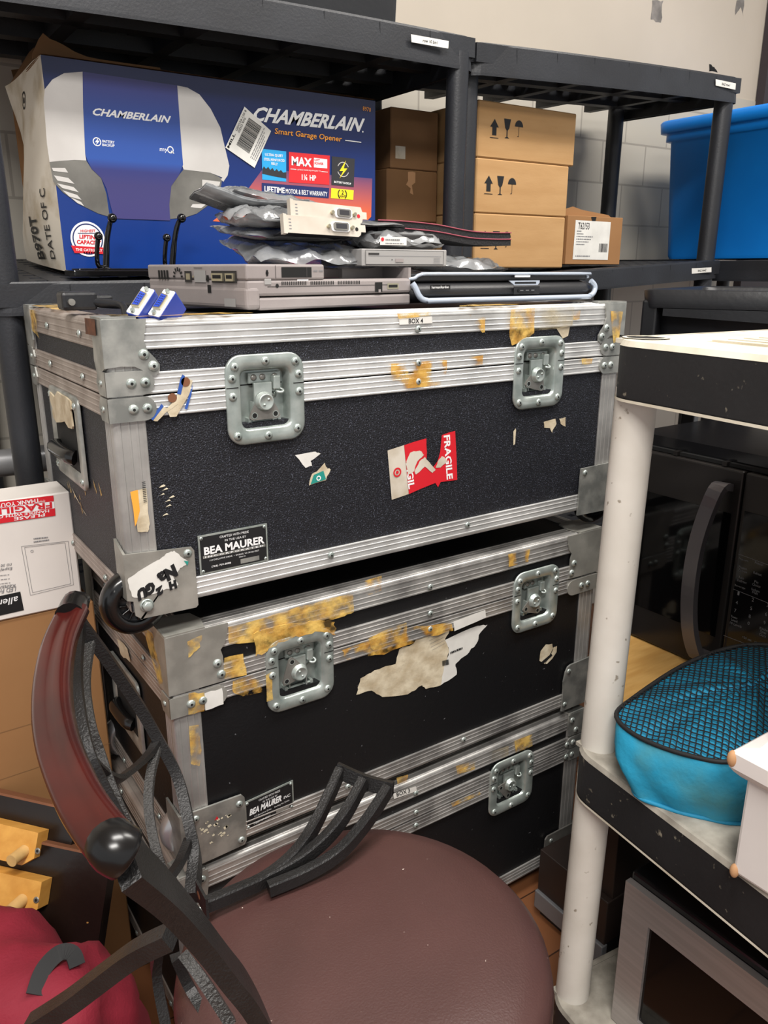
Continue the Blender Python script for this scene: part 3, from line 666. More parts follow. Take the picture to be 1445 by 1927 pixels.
b.decal(rag([(0.7549,1.0458),(0.7814,1.0443),(0.7798,1.0357),(0.7571,1.0363)], .001, 1, 3), FY(-.0036), 'tape_solid', .0004)
b.decal(rag([(0.5158,1.1217),(0.5479,1.1222),(0.5471,1.0957),(0.542,1.0952)], .001, 1, 9), ft, 'tape', .0004)
b.decal(rag([(0.3772,1.1276),(0.3264,1.1288),(0.329,1.1001),(0.3155,1.0876),(0.3723,1.099)], .002, 1, 3), FX(-.0024), 'tape_solid', .0004)
ftop = FZ(Z1T+.0032)
b.decal(rag([(.0, .36), (.02, .40), (.06, .40), (.03, .3), (.05, .22), (.0, .2)], .008, 3, 4), ftop, 'tape_solid', .0004)
b.decal(rag([(.01, .0), (.18, .0), (.15, .03), (.05, .035), (.02, .06)], .006, 3, 4), ftop, 'tape_solid', .0004)
b.decal(rag([(.5, .0), (.62, .0), (.6, .03), (.53, .03)], .006, 3, 4), ftop, 'tape_solid', .0004)
b.decal([(0.0519,1.1309),(0.0103,1.1317),(0.0108,1.1134),(0.0545,1.1129)], FX(-.0045), 'rust', .0008)
b.build_each('tape_strip', c1, 'yellowed old adhesive tape')

# ---- middle case
Z2B, Z2T, S2, D2 = .397, .740, .6575, .39
c2 = flight_case('middle black flight case of the stack, with a big torn cream label on its front', .04, .836, D2, Z2B, Z2T, S2, (.227, .685), 'vinyl_smooth', 'alu_worn', key_turn=(-1.9, -.3))
lid_corner(c2, .04, .836, Z2T, D2, [(-.0035, .001), (.082, .001), (.079, -.016), (.076, -.026), (.0695, -.034), (.072, -.044), (.0725, -.08), (-.0035, -.08)],
           [(-.0035, .001), (.04, .001), (.04, -.08), (-.0035, -.08)], 'steel', ((.0635, -.052), (.068, -.069)), top=.05)
seam_corner(c2, .04, .836, S2-.031, S2-.002, D2, 'steel', .075)
for pts, rv in (([(0.0465,0.4753),(0.1261,0.4763),(0.1306,0.4701),(0.1301,0.3985),(0.1264,0.3929),(0.0561,0.3978)], ((.058, .466), (.122, .463), (.122, .403))), ([(.772, .474), (.777, .483), (.784, .486), (.8395, .488), (.8395, .394), (.768, .394), (.769, .44), (.768, .455)], ((.78, .474), (.775, .407)))):
    b = MB()
    if pts[0][0] < .2: pts = [(.0365, .478)]+pts[1:5]+[(.0365, .389)]
    b.prism(pts, FY(-.0012), 0, .003, 'galv')
    b.prism([(-.004, .392), (-.004, .476), (.05, .476), (.05, .392)], FX(.0388) if pts[0][0] < .2 else FX(.8372, -1), 0, .003, 'galv')
    for a, z in rv: rivet(b, FY(-.0042), a, z, .0052)
    if pts[0][0] < .2:
        rd = random.Random(3)
        for k in range(26):
            a, z = .062+rd.random()*.045, .415+rd.random()*.038; s_ = .0015+rd.random()*.004
            b.decal(rag([(a, z), (a+s_, z+s_*.3), (a+s_*.6, z+s_), (a-s_*.3, z+s_*.7)], s_*.25, 1, k), FY(-.0042), 'flake', .0003)
        b.decal(rag([(.084, .452), (.09, .452), (.088, .458)], .001, 1, 1), FY(-.0042), 'red_sticker', .0004)
        b.decal(rag([(.046, .40), (.058, .402), (.056, .414), (.048, .41)], .001, 2, 1), FY(-.0042), 'flake', .0004)
    b.build('corner_plate', c2)
for cx in (.06, .816):
    for cy in (.05, D2-.05): caster(c2, cx, cy, Z2B+.0195, .037, .03, 'tube_grey' if cx < .1 else 'black_rubber')
name_plate(c2, .1315, .2095, .411, .4585, .006, [('CRAFTED WITH PRIDE', .28, .72, .83, .9, 0, 0), ('IN THE USA BY', .36, .66, .72, .78, 0, 0), ('BEA MAURER', .08, .74, .47, .69, .04, .3), ('INC.', .78, .93, .5, .6, .01, .3),
    ('113 Executive Drive     Sterling VA 20166', .18, .9, .33, .4, 0, 0), ('1-800-969-8527', .16, .5, .1, .17, 0, 0), ('#', .62, .9, .1, .22, 0, 0)])
b = MB()
b.decal(rag([(0.3211,0.5697),(0.3289,0.595),(0.3538,0.6009),(0.3932,0.6001),(0.4,0.6235),(0.4263,0.6252),(0.4385,0.6365),(0.5022,0.6343),(0.4897,0.6162),(0.4992,0.5919),(0.489,0.5662),(0.4833,0.5353),(0.4529,0.538),(0.4453,0.5471),(0.4171,0.5399),(0.3684,0.5508),(0.3488,0.5681)], .0014, 3, 2), fr, 'torn_paper', .0008)
b.decal(rag([(0.4898,0.6143),(0.5585,0.6215),(0.5795,0.618),(0.5638,0.6067),(0.5565,0.5893),(0.5377,0.5752),(0.5133,0.5648),(0.5163,0.5446),(0.4833,0.5353),(0.4889,0.5672),(0.4991,0.5928)], .0016, 3, 5), fr, 'white_paper', .0006)
for k in range(5): b.line(*[(0.5016,0.5826),(0.546,0.5941)] if False else ((.455+.002*k, .628-.006*k), (.49, .633-.006*k)), .0004, fr, 'grey_print', .0012)
b.dashes(*[(0.5016,0.5855),(0.5282,0.5875),(0.5003,0.5916)], fr, 'black_print', .0012); b.dashes(*[(0.4857,0.5672),(0.5,0.5659),(0.4841,0.5829)], fr, 'black_print', .0012)
tag(b.build('torn_label', c2), 'big torn cream paper label')
sticker('torn_label', c2, 'small torn cream label scrap', [lambda b: b.decal(rag([(0.7074,0.5142),(0.7085,0.5328),(0.7209,0.5429),(0.7371,0.5395),(0.7408,0.5279),(0.7337,0.5162),(0.7214,0.5038)], .0008, 1, 3), fr, 'torn_paper', .0006), lambda b: b.decal(rag([(0.7418,0.5319),(0.7499,0.5317),(0.7496,0.5191),(0.7397,0.5091),(0.7269,0.5022),(0.7214,0.5049)], .0006, 1, 4), fr, 'torn_paper', .0006),
    lambda b: b.decal([(0.7103,0.5102),(0.736,0.5208),(0.7391,0.5157),(0.716,0.5054)], fr, 'black_print', .001)])
b = MB(); ft = FY(-.0024)
b.decal(rag([(0.1224,0.7352),(0.1778,0.7349),(0.2266,0.7386),(0.3148,0.737),(0.3162,0.7083),(0.2945,0.7054),(0.2255,0.7067),(0.1762,0.6999),(0.1224,0.7107)], .0012, 3, 4), ft, 'tape_solid', .0004)
b.prism(rag([(0.1565,0.717),(0.1771,0.7194),(0.2257,0.7147),(0.2595,0.7102),(0.282,0.7019),(0.2834,0.6815),(0.2591,0.693),(0.225,0.6939),(0.192,0.6947),(0.1756,0.6865),(0.1579,0.6834)], .003, 3, 6), FY(-.0046), 0, .0012, 'tape_solid')
b.decal(rag([(0.1138,0.6929),(0.1404,0.6916),(0.1441,0.6587),(0.1119,0.6621)], .001, 2, 8), FY(-.0036), 'tape_solid', .0004)
b.decal(rag([(0.1237,0.6553),(0.1677,0.6565),(0.1662,0.6258),(0.1369,0.6286),(0.1228,0.6396)], .001, 2, 8), FY(-.0036), 'tape', .0004)
b.decal(rag([(0.0614,0.6575),(0.0829,0.6522),(0.081,0.6251),(0.0591,0.6269)], .001, 2, 2), FY(-.0044), 'tape_solid', .0004)
b.decal(rag([(0.0828,0.6507),(0.1074,0.6508),(0.1082,0.6266),(0.0825,0.6254)], .001, 2, 2), FY(-.0044), 'white_paper', .0004)
b.decal(rag([(0.0593,0.6087),(0.0731,0.6063),(0.074,0.567),(0.0694,0.544),(0.058,0.5517)], .001, 2, 3), FY(-.0012), 'tape_solid', .0014)
b.decal(rag([(0.1715,0.6505),(0.1805,0.6527),(0.181,0.6095),(0.1711,0.6094)], .0006, 2, 3), FY(-.0042), 'tape_solid', .0007)
b.decal(rag([(0.2936,0.6533),(0.4077,0.6591),(0.4964,0.6451),(0.5023,0.6296),(0.4386,0.6328),(0.3684,0.6252),(0.3024,0.6354)], .002, 3, 3), FY(-.0036), 'tape', .0004)
b.decal(rag([(0.3398,0.6596),(0.3879,0.666),(0.4096,0.6675),(0.4079,0.6411),(0.3492,0.6378)], .002, 2, 5), FY(-.0036), 'tape_solid', .0003)
b.decal(rag([(0.5018,0.6456),(0.5687,0.6494),(0.5717,0.6353),(0.5046,0.6281)], .0008, 2, 3), FY(-.0036), 'white_paper', .0004)
b.decal(rag([(0.615,0.7366),(0.664,0.7361),(0.6619,0.7138),(0.6175,0.7136)], .001, 2, 3), ft, 'tape', .0004)
b.decal(rag([(0.3349,0.7522),(0.3646,0.754),(0.3646,0.7304),(0.3384,0.7281)], .001, 2, 3), ft, 'tape', .0004)
b.decal(rag([(0.0653,0.7301),(0.0856,0.7343),(0.0816,0.7181),(0.0726,0.7131),(0.0651,0.7076)], .0015, 2, 3), FY(-.0042), 'tape_solid', .0006)
b.decal(rag([(0.0814,0.7237),(0.0432,0.7309),(0.0161,0.6737),(0.0317,0.6588)], .003, 2, 3), FX(.0372), 'tape_solid', .0012)
b.decal(rag([(0.2241,0.6508),(0.1709,0.6552),(0.1638,0.6368),(0.2122,0.6292)], .003, 2, 5), FX(.0372), 'torn_paper', .0012)
b.build_each('tape_strip', c2, 'ragged yellow tape')
b = MB(); hy0, hy1, hz0, hz1 = .14, .28, .49, .61; fx = FX(.04)
b.loft([[fx(a, z, c) for a, z in R] for R, c in ((RR(0, .012), .0005), (RR(0, .012), .004), (RR(.003, .011), .005), (RR(.016, .008), .005), (RR(.02, .007), .0028))], 'galv')
b.decal(RR(.0195, .007), fx, 'hole', .0026); hd = b.build('side_handle', c2)
b = MB(); b.tube([(.034, .172, .53), (.027, .185, .532), (.026, .235, .532), (.034, .25, .53)], .01, 'black_rubber', 12); b.build('handle_grip', hd)

# ---- bottom case
Z3B, Z3T, S3, D3 = .0495, .3765, .3015, .39
c3 = flight_case('bottom black flight case of the stack, partly hidden by the round chair seat', .03, .83, D3, Z3B, Z3T, S3, (.217, .651), 'vinyl_smooth', 'alu_worn', key_turn=(0, -.9))
lid_corner(c3, .03, .83, Z3T, D3, [(-.0035, .001), (.04, .001), (.04, -.02), (.036, -.045), (-.0035, -.048)], [(-.0035, .001), (.04, .001), (.036, -.048), (-.0035, -.048)], 'galv', ((.018, -.036), (.03, -.012)))
seam_corner(c3, .03, .83, S3+.001, S3+.0255, D3, 'galv', .04); seam_corner(c3, .03, .83, S3-.0255, S3-.001, D3, 'galv', .04)
for s in (0, 1):
    b = MB(); b.prism([(.0265, .046), (.105, .046), (.105, .12), (.0265, .12)] if s == 0 else [(.748, .046), (.8335, .046), (.8335, .122), (.756, .122), (.75, .116)], FY(-.0012), 0, .003, 'zinc_dark')
    b.prism([(-.004, .046), (.05, .046), (.05, .12), (-.004, .12)], FX(.0288) if s == 0 else FX(.8312, -1), 0, .003, 'galv')
    rivet(b, FY(-.0042), .095 if s == 0 else .765, .108, .005); b.build('corner_plate', c3)
for cx in (.075, .785):
    for cy in (.06, D3-.06): caster(c3, cx, cy, .0365, .0365, .03)
sticker('paper_label', c3, 'white paper label with typed black letters', [lambda b: b.decal([(0.3872,0.3702),(0.4332,0.3657),(0.4356,0.3555),(0.3893,0.3591)], FY(-.0012), 'white_paper', .0012), lambda b: b.text('BOX 3', *[(0.3946,0.3615),(0.4214,0.3592),(0.3935,0.3696)], FY(-.0012), 'black_print', .0016, .015)])
b = MB()
b.decal(rag([(0.5176,0.372),(0.5617,0.3658),(0.5612,0.3488),(0.5206,0.3539)], .001, 2, 3), ft, 'tape_solid', .0004); b.decal(rag([(0.6524,0.3733),(0.6986,0.3701),(0.6991,0.3453),(0.6568,0.3453)], .001, 2, 3), ft, 'tape_solid', .0004)
b.decal(rag([(0.5982,0.3703),(0.6387,0.3674),(0.6399,0.3472),(0.6006,0.3489)], .0005, 1, 3), ft, 'tape_clear', .0004); b.decal(rag([(0.5082,0.3034),(0.5733,0.2983),(0.576,0.2927),(0.5108,0.2936)], .001, 2, 3), FY(-.0036), 'tape_solid', .0004)
b.decal(rag([(0.3933,0.3978),(0.4167,0.3947),(0.4147,0.3813),(0.3955,0.3849)], .001, 2, 3), ft, 'tape_solid', .0004)
b.build_each('tape_strip', c3, 'small scrap of yellow tape')

# ------------------------------------------------------------------ black plastic shelving
def black_shelves(label, x0, x1, y0, y1, levels, posts, bow=.012, lips='f', deck_pitch=.045):
    """levels: (z of the lip top at x0, rise along x, rise along y, lip height)"""
    root = thing('shelving_unit', (x0, y0, 0), label, 'shelving unit')
    for zt, sx, sy, lip in levels:
        Zf = lambda x, y: zt+sx*(x-x0)+sy*(y-y0)
        b = MB(); n = 14
        outer = []
        def ypt(t): return y0-bow*(1-(2*t-1)**2)
        r = .03
        path = [(x0, y1-.0), (x0, y0+r)]+[(x0+r-r*math.cos(PI/2*i/5), y0+r-r*math.sin(PI/2*i/5)) for i in range(1, 5)]
        path += [(x0+r+(x1-x0-2*r)*i/n, ypt(i/n)) for i in range(n+1)]
        path += [(x1-r+r*math.sin(PI/2*i/5), y0+r-r*math.cos(PI/2*i/5)) for i in range(1, 5)]+[(x1, y0+r), (x1, y1)]
        inn = []
        cx, cy = (x0+x1)/2, (y0+y1)/2
        for x, y in path: inn.append((x+math.copysign(.006, cx-x) if abs(x-cx) > (x1-x0)/2-.04 else x, y+(.006 if y < y0+.04 else 0)))
        V = []
        for (x, y), (xi, yi) in zip(path, inn):
            z = Zf(x, y)
            V += [Vector((x, y, z-lip)), Vector((x, y, z-.004)), Vector((x+(xi-x)*.3, y+(yi-y)*.3, z)), Vector((xi+(xi-x), yi+(yi-y), z)), Vector((xi, yi, z-.006)), Vector((xi, yi, z-lip)), Vector((x-(xi-x)*.5, y-(yi-y)*.5, z-lip-.003)), Vector((x-(xi-x)*.5, y-(yi-y)*.5, z-lip+.002))]
        F = []; q = 8
        order = [7, 1, 2, 3, 4, 5, 0, 6]
        for k in range(len(path)-1):
            for i in range(q):
                a, c = order[i], order[(i+1) % q]
                F.append((k*q+a, k*q+c, (k+1)*q+c, (k+1)*q+a))
        b.add(V, F, 'shelf_black')
        for k in range(1, 8):                                          # moulding seams on the lip
            x = x0+(x1-x0)*k/8; y = ypt(k/8); b.quad(x-.0006, x+.0006, Zf(x, y)-lip+.004, Zf(x, y)-.004, FY(y), 'bin_black', .0006)
        lipo = b.build('shelf_lip', root)
        # perforated deck: a lattice of bars with deeper ribs below
        b = MB(); nx = int((x1-x0-.02)/deck_pitch); ny = int((y1-y0-.02)/deck_pitch)
        def bar(xa, xb, ya, yb, zo0, zo1):
            P_ = [(xa, ya), (xb, ya), (xb, yb), (xa, yb)]
            V = [Vector((x, y, Zf(x, y)+zo0)) for x, y in P_]+[Vector((x, y, Zf(x, y)+zo1)) for x, y in P_]
            b.add(V, [(0, 1, 2, 3), (4, 5, 6, 7), (0, 1, 5, 4), (1, 2, 6, 5), (2, 3, 7, 6), (3, 0, 4, 7)], 'shelf_black')
        for i in range(nx+1):
            x = x0+.012+(x1-x0-.024)*i/nx; d = -.036 if i % 4 == 0 else -.012; bar(x-.0135, x+.0135, y0+.005, y1, max(d, -lip+.002), -.002)
        for j in range(ny+1):
            y = y0+.012+(y1-y0-.02)*j/ny; d = -.036 if j % 3 == 0 else -.012; bar(x0+.005, x1-.005, y-.015, y+.015, max(d, -lip+.002), -.0025)
        b.build('shelf_deck', root)
    for p, q, r in posts:
        b = MB(); b.cyl(p, q, r, 'shelf_black', 28); b.build('post', root)
    return root
def shelf_tag(root, quad, y, words):
    b = MB(); b.decal(quad, FY(y), 'white_paper', .0004)
    (x0, z0), (x1, z1), (x2, z2), (x3, z3) = quad
    u = lambda s, t: (x3+(x2-x3)*s+(x0-x3)*t, z3+(z2-z3)*s+(z0-z3)*t)
    b.text(words, u(.3, .28), u(.72, .28), u(.3, .72), FY(y), 'black_print', .0008, .01, .3)
    return b.build('shelf_label', root)
LX0, LX1, SY0, SY1 = -.045, .868, .42, .90
ul = black_shelves('black plastic shelving unit behind the cases, holding the garage opener carton', LX0, LX1, SY0, SY1,
    [(1.592, .018, 0, .056), (1.165, .012, .08, .046), (.55, 0, 0, .05), (.08, 0, 0, .05)],
    [((.822, .435, 0), (.836, .435, 1.58), .0215), ((-.018, .442, 0), (-.02, .442, 1.57), .0215), ((-.018, .875, 0), (-.018, .875, 1.57), .0215), ((.822, .875, 0), (.83, .875, 1.58), .0215)])
RX0, RX1 = .872, 1.742
ur = black_shelves('black plastic shelving unit at right of the tall shelves, holding the tan cartons', RX0, RX1, SY0+.012, SY1-.06,
    [(1.606, .042, .02, .056), (1.166, .05, .005, .044), (.55, 0, 0, .05)],
    [((.886, .475, 0), (.893, .472, 1.595), .0205), ((1.695, .452, 0), (1.708, .452, 1.625), .0225), ((1.70, .80, 0), (1.712, .80, 1.63), .0225), ((.90, .83, 0), (.90, .83, 1.6), .0215)])
shelf_tag(ul, [(0.7035,1.588),(0.7899,1.5888),(0.789,1.5764),(0.7049,1.5755)], .4065, 'row 10 bin1')
shelf_tag(ur, [(1.626,1.6245),(1.7085,1.6245),(1.7093,1.6104),(1.6287,1.6109)], .4245, 'bin2 row1')
shelf_tag(ur, [(1.612,1.1864),(1.6944,1.1892),(1.6968,1.1772),(1.6144,1.1734)], .4245, 'bin2 row2')
ut = black_shelves('black plastic shelving unit at the far right edge carrying the blue tote', 1.775, 2.45, .1, .9, [(1.207, 0, 0, .05)], [((1.80, .13, 0), (1.80, .13, 1.2), .0215), ((2.42, .13, 0), (2.42, .13, 1.2), .0215), ((1.80, .87, 0), (1.80, .87, 1.2), .0215), ((2.42, .87, 0), (2.42, .87, 1.2), .0215)])

# dark bin on top of the left unit
t = thing('storage_bin', (.33, .55, 1.60), 'black plastic bin on the very top of the left shelving unit', 'bin')
b = MB(); b.box(-.02, .735, .47, .86, 1.607, 1.86, 'bin_black', .012, 2, None, .01); b.build('bin_body', t)
b = MB(); b.box(-.03, .745, .46, .87, 1.84, 1.87, 'bin_black', .006); b.build('bin_rim', t)

# ------------------------------------------------------------------ garage opener carton
CY = .52
t = thing('carton', (.37, CY, 1.175), 'worn blue printed garage opener carton with an open torn top on the left shelf', 'carton')
A = [(0.0878,1.4975),(0.7016,1.4964),(0.6932,1.2788),(0.0907,1.1842)]
cz0 = 1.180
bl, br_, tr, tl = (A[3][0], cz0), (.700, cz0), (A[1][0], A[1][1]), (A[0][0], A[0][1])
b = MB(); CB = .77
F4 = [bl, br_, tr, tl]
n = 10
# a slightly dented front panel
V = []; Fq = []
for j in range(n+1):
    for i in range(2*n+1):
        s, q = i/(2*n), j/n
        x = (bl[0]*(1-s)+br_[0]*s)*(1-q)+(tl[0]*(1-s)+tr[0]*s)*q; z = (bl[1]*(1-s)+br_[1]*s)*(1-q)+(tl[1]*(1-s)+tr[1]*s)*q
        V.append((x, CY, z))
for j in range(n):
    for i in range(2*n): a = j*(2*n+1)+i; Fq.append((a, a+1, a+2*n+2, a+2*n+1))
b.add(V, Fq, 'box_blue')
ZB = bl[1]+.02
b.add([(br_[0], CY, br_[1]), (br_[0], CB, ZB), (tr[0], CB, tr[1]), (tr[0], CY, tr[1])], [(0, 1, 2, 3)], 'box_blue')
b.add([(bl[0], CB, ZB), (br_[0], CB, ZB), (tr[0], CB, tr[1]), (tl[0], CB, tl[1])], [(0, 1, 2, 3)], 'cardboard_dark')
b.add([(bl[0], CY, bl[1]), (br_[0], CY, br_[1]), (br_[0], CB, ZB), (bl[0], CB, ZB)], [(0, 1, 2, 3)], 'cardboard_dark')
fb = FY(CY)
# printed front artwork
orange = [(0.4546,1.3589),(0.6936,1.3562),(0.6907,1.2847),(0.6804,1.2764),(0.3927,1.2639),(0.3519,1.2662),(0.4075,1.3042)]
b.decal(orange, fb, 'box_orange', .0005)
lobeL = [(0.1484,1.4814),(0.1439,1.4317),(0.1399,1.3614),(0.1405,1.3519),(0.1222,1.3515),(0.099,1.3484),(0.0835,1.3458),(0.0826,1.3727),(0.0838,1.4032),(0.0849,1.4333),(0.0884,1.45),(0.1011,1.4647),(0.1197,1.4758)]
lobeR = [(0.3023,1.4789),(0.3199,1.4777),(0.341,1.4694),(0.3599,1.449),(0.3758,1.421),(0.3812,1.3959),(0.3891,1.36),(0.3851,1.344),(0.3763,1.333),(0.3715,1.3362),(0.3747,1.3399),(0.3521,1.3464),(0.3037,1.3486),(0.3014,1.3561),(0.3027,1.3981)]
b.decal(lobeL, fb, 'opener_white', .0009); b.decal(lobeR, fb, 'opener_white', .0009)
b.decal([(0.0835,1.3458),(0.099,1.3484),(0.1222,1.3515),(0.1405,1.3519),(0.1477,1.3397),(0.1617,1.3268),(0.1679,1.3027),(0.1696,1.2673),(0.1518,1.2717),(0.1234,1.2845),(0.0987,1.3019),(0.0858,1.317)], fb, 'opener_grey', .0007)
b.decal([(0.3037,1.3486),(0.3521,1.3464),(0.3746,1.3381),(0.3693,1.3185),(0.354,1.2984),(0.3227,1.2777),(0.2978,1.2698),(0.2717,1.2672),(0.2736,1.2906),(0.2797,1.3209),(0.2944,1.3387)], fb, 'opener_grey', .0007)
for q in ([(0.0857,1.3374),(0.1061,1.3386),(0.1102,1.3318),(0.0876,1.3328)], [(0.0877,1.3265),(0.1094,1.3239),(0.1184,1.3156),(0.0925,1.319)], [(0.0912,1.3149),(0.1162,1.3107),(0.1237,1.3031),(0.0986,1.3082)], [(0.0983,1.305),(0.1207,1.2989),(0.1267,1.2919),(0.108,1.2959)], [(0.1095,1.2952),(0.1255,1.2886),(0.1299,1.2823),(0.1194,1.2867)],
          [(0.3365,1.3342),(0.3702,1.3326),(0.3678,1.3255),(0.3358,1.3238)], [(0.3296,1.32),(0.3653,1.3183),(0.3588,1.3109),(0.3251,1.3111)], [(0.3228,1.3057),(0.3544,1.3054),(0.3459,1.298),(0.3183,1.2986)], [(0.316,1.2932),(0.3417,1.2943),(0.3313,1.2868),(0.3117,1.2878)]): b.decal(q, fb, 'opener_white', .0011)
b.decal([(0.1484,1.4814),(0.3023,1.4789),(0.3027,1.3981),(0.3033,1.3562),(0.2944,1.3387),(0.2797,1.3209),(0.2736,1.2906),(0.2734,1.2647),(0.1764,1.265),(0.1719,1.2906),(0.1687,1.311),(0.1617,1.3268),(0.1477,1.3397),(0.1422,1.3521),(0.1399,1.3614),(0.1439,1.4317)], fb, 'box_centre', .0012)
b.decal([(0.1387,1.366),(0.3039,1.3647),(0.3023,1.3561),(0.28,1.348),(0.1897,1.3488),(0.152,1.3575)], fb, 'label_navy', .00125) if False else None
b.text('CHAMBERLAIN', *[(0.1568,1.4198),(0.2848,1.4196),(0.1596,1.4309)], fb, 'white_print', .0016, .03, .22)
b.text('CHAMBERLAIN', *[(0.4374,1.4368),(0.6693,1.4381),(0.4449,1.4616)], fb, 'white_print', .0012, .034, .22); b.disc(*[(0.6717,1.4392)][0], .0016, fb, 'white_print', .0012)
b.text('Smart Garage Opener', *[(0.4808,1.4169),(0.6231,1.4147),(0.4824,1.4294)], fb, 'text_orange', .0012, .012)
b.line(*[(0.6316,1.4209),(0.6679,1.42)], .0016, fb, 'white_print', .0012)
b.text('8970', *[(0.672,1.4767),(0.6904,1.4757),(0.6721,1.4841)], fb, 'text_orange', .0012)
b.ring(*[(0.1603,1.3811)][0], .0052, .0066, fb, 'white_print', .0016); b.decal([(0.1626,1.3868),(0.1569,1.38),(0.1603,1.3803),(0.1581,1.3754),(0.1648,1.383),(0.1614,1.3827)], fb, 'white_print', .0016)
b.text('BATTERY', *[(0.1688,1.3809),(0.1884,1.3801),(0.1692,1.3849)], fb, 'white_print', .0016, .02); b.text('BACKUP', *[(0.1682,1.3753),(0.1879,1.3752),(0.1686,1.3793)], fb, 'white_print', .0016, .02)
b.text('my', *[(0.2635,1.3727),(0.2773,1.3729),(0.264,1.3793)], fb, 'white_print', .0016); b.ring(*[(0.2824,1.3782)][0], .004, .0056, fb, 'white_print', .0016); b.line(*[(0.2832,1.3766),(0.2885,1.3728)], .0014, fb, 'white_print', .0016)
b.decal([(0.4541,1.3927),(0.5036,1.3919),(0.5016,1.3398),(0.4527,1.3408)], fb, 'label_cyan', .001)
b.text('ULTRA QUIET', *[(0.4599,1.3807),(0.4966,1.3805),(0.4601,1.386)], fb, 'white_print', .0014, .02); b.text('STEEL REINFORCED', *[(0.4574,1.3734),(0.4996,1.3735),(0.4576,1.3778)], fb, 'white_print', .0014, .02); b.text('BELT', *[(0.4721,1.3672),(0.4851,1.3662),(0.4723,1.3717)], fb, 'white_print', .0014, .02)
b.decal([(0.4535,1.3588),(0.4569,1.3635),(0.461,1.3593),(0.4655,1.3632),(0.4696,1.358),(0.4741,1.3619),(0.4782,1.3567),(0.4827,1.3606),(0.4869,1.3564),(0.4914,1.3594),(0.4956,1.3551),(0.5022,1.3564),(0.5018,1.3454),(0.4767,1.3476),(0.4531,1.3507)], fb, 'label_dark', .0013)
b.decal([(0.5091,1.3914),(0.5967,1.3912),(0.5943,1.3392),(0.5071,1.3392)], fb, 'label_red', .001)
b.text('MAX', *[(0.5138,1.369),(0.5566,1.368),(0.5144,1.3845)], fb, 'white_print', .0014, .04); b.decal([(0.5617,1.3851),(0.5906,1.3843),(0.5903,1.3683),(0.5612,1.3683)], fb, 'white_print', .0012)
b.text('LIFT', *[(0.5627,1.3796),(0.5742,1.3794),(0.5628,1.3833)], fb, 'label_red', .0015, .03); b.text('POWER', *[(0.5625,1.3731),(0.5822,1.3734),(0.5627,1.3777)], fb, 'label_red', .0015, .03)
b.line(*[(0.5113,1.3624),(0.5236,1.3623)], .001, fb, 'white_print', .0014); b.line(*[(0.5773,1.3619),(0.5913,1.3618)], .001, fb, 'white_print', .0014); b.text('LIFTING FORCE EQUIVALENT TO', *[(0.5258,1.3606),(0.5761,1.3609),(0.5259,1.3633)], fb, 'white_print', .0014)
b.text('1¼ HP', *[(0.5343,1.3444),(0.5652,1.3443),(0.5346,1.3546)], fb, 'white_print', .0014, .03)
b.decal([(0.6013,1.3906),(0.6529,1.3895),(0.6498,1.3383),(0.5991,1.3395)], fb, 'label_dark', .001); b.ring(*[(0.6259,1.3686)][0], .012, .0135, fb, 'opener_white', .0013, 28, .4, 2.7); b.ring(*[(0.6259,1.3686)][0], .012, .0135, fb, 'opener_white', .0013, 28, 3.5, 5.9)
b.decal([(0.6322,1.3852),(0.6175,1.3653),(0.6259,1.3658),(0.6172,1.3519),(0.6356,1.3711),(0.6272,1.3706)], fb, 'label_yellow', .0014); b.text('BATTERY BACKUP', *[(0.6051,1.3436),(0.6437,1.3418),(0.6052,1.3474)], fb, 'white_print', .0014, .02)
b.decal([(0.4513,1.3353),(0.5942,1.3335),(0.5926,1.3152),(0.4504,1.3171)], fb, 'label_navy', .001); b.text('LIFETIME', *[(0.456,1.3201),(0.4975,1.3193),(0.4564,1.3301)], fb, 'white_print', .0014, .03); b.text('MOTOR & BELT WARRANTY', *[(0.4997,1.3194),(0.5891,1.318),(0.5,1.3278)], fb, 'white_print', .0014, .015)
b.decal([(0.5989,1.3337),(0.6497,1.3324),(0.6483,1.3148),(0.5974,1.3155)], fb, 'label_yellow', .001); b.text('2', *[(0.6215,1.3233),(0.6264,1.3235),(0.6217,1.331)], fb, 'black_print', .0014, .02); b.text('LIGHTS', *[(0.6154,1.3182),(0.6324,1.318),(0.6155,1.3221)], fb, 'black_print', .0014, .02)
for s in (-1, 1): b.ring(*[(0.6233,1.3239)][0], .0085, .0105, fb, 'black_print', .0014, 12, -.9 if s > 0 else PI-.9, .9 if s > 0 else PI+.9)
c0 = [(0.1305,1.2313)][0]; b.disc(*c0, .0275, fb, 'white_print', .001, 40); b.ring(*c0, .0225, .0245, fb, 'label_navy', .0012, 40)
b.text('HIGHEST', *[(0.1197,1.2418),(0.1437,1.2424),(0.1201,1.246)], fb, 'red_sticker', .0014, .02); b.line(*[(0.1153,1.2401),(0.1478,1.2408)], .0008, fb, 'label_navy', .0014)
b.text('LIFTING', *[(0.1169,1.2319),(0.1486,1.2308),(0.1176,1.2385)], fb, 'red_sticker', .0014, .04); b.text('CAPACITY', *[(0.1118,1.2235),(0.1512,1.2224),(0.1125,1.2301)], fb, 'red_sticker', .0014, .04)
b.decal([(0.1023,1.2208),(0.156,1.2183),(0.152,1.2132),(0.1559,1.2081),(0.1069,1.2093)], fb, 'red_sticker', .0014); b.text('THE CATEGORY', *[(0.109,1.2126),(0.1519,1.2115),(0.1094,1.2168)], fb, 'white_print', .0017, .02)
for k in range(5): b.disc(*[(0.1212,1.2078)][0] if False else (c0[0]-.008+.004*k, c0[1]-.0215), .0014, fb, 'black_print', .0014, 6)
body = b.build('carton_body', t)
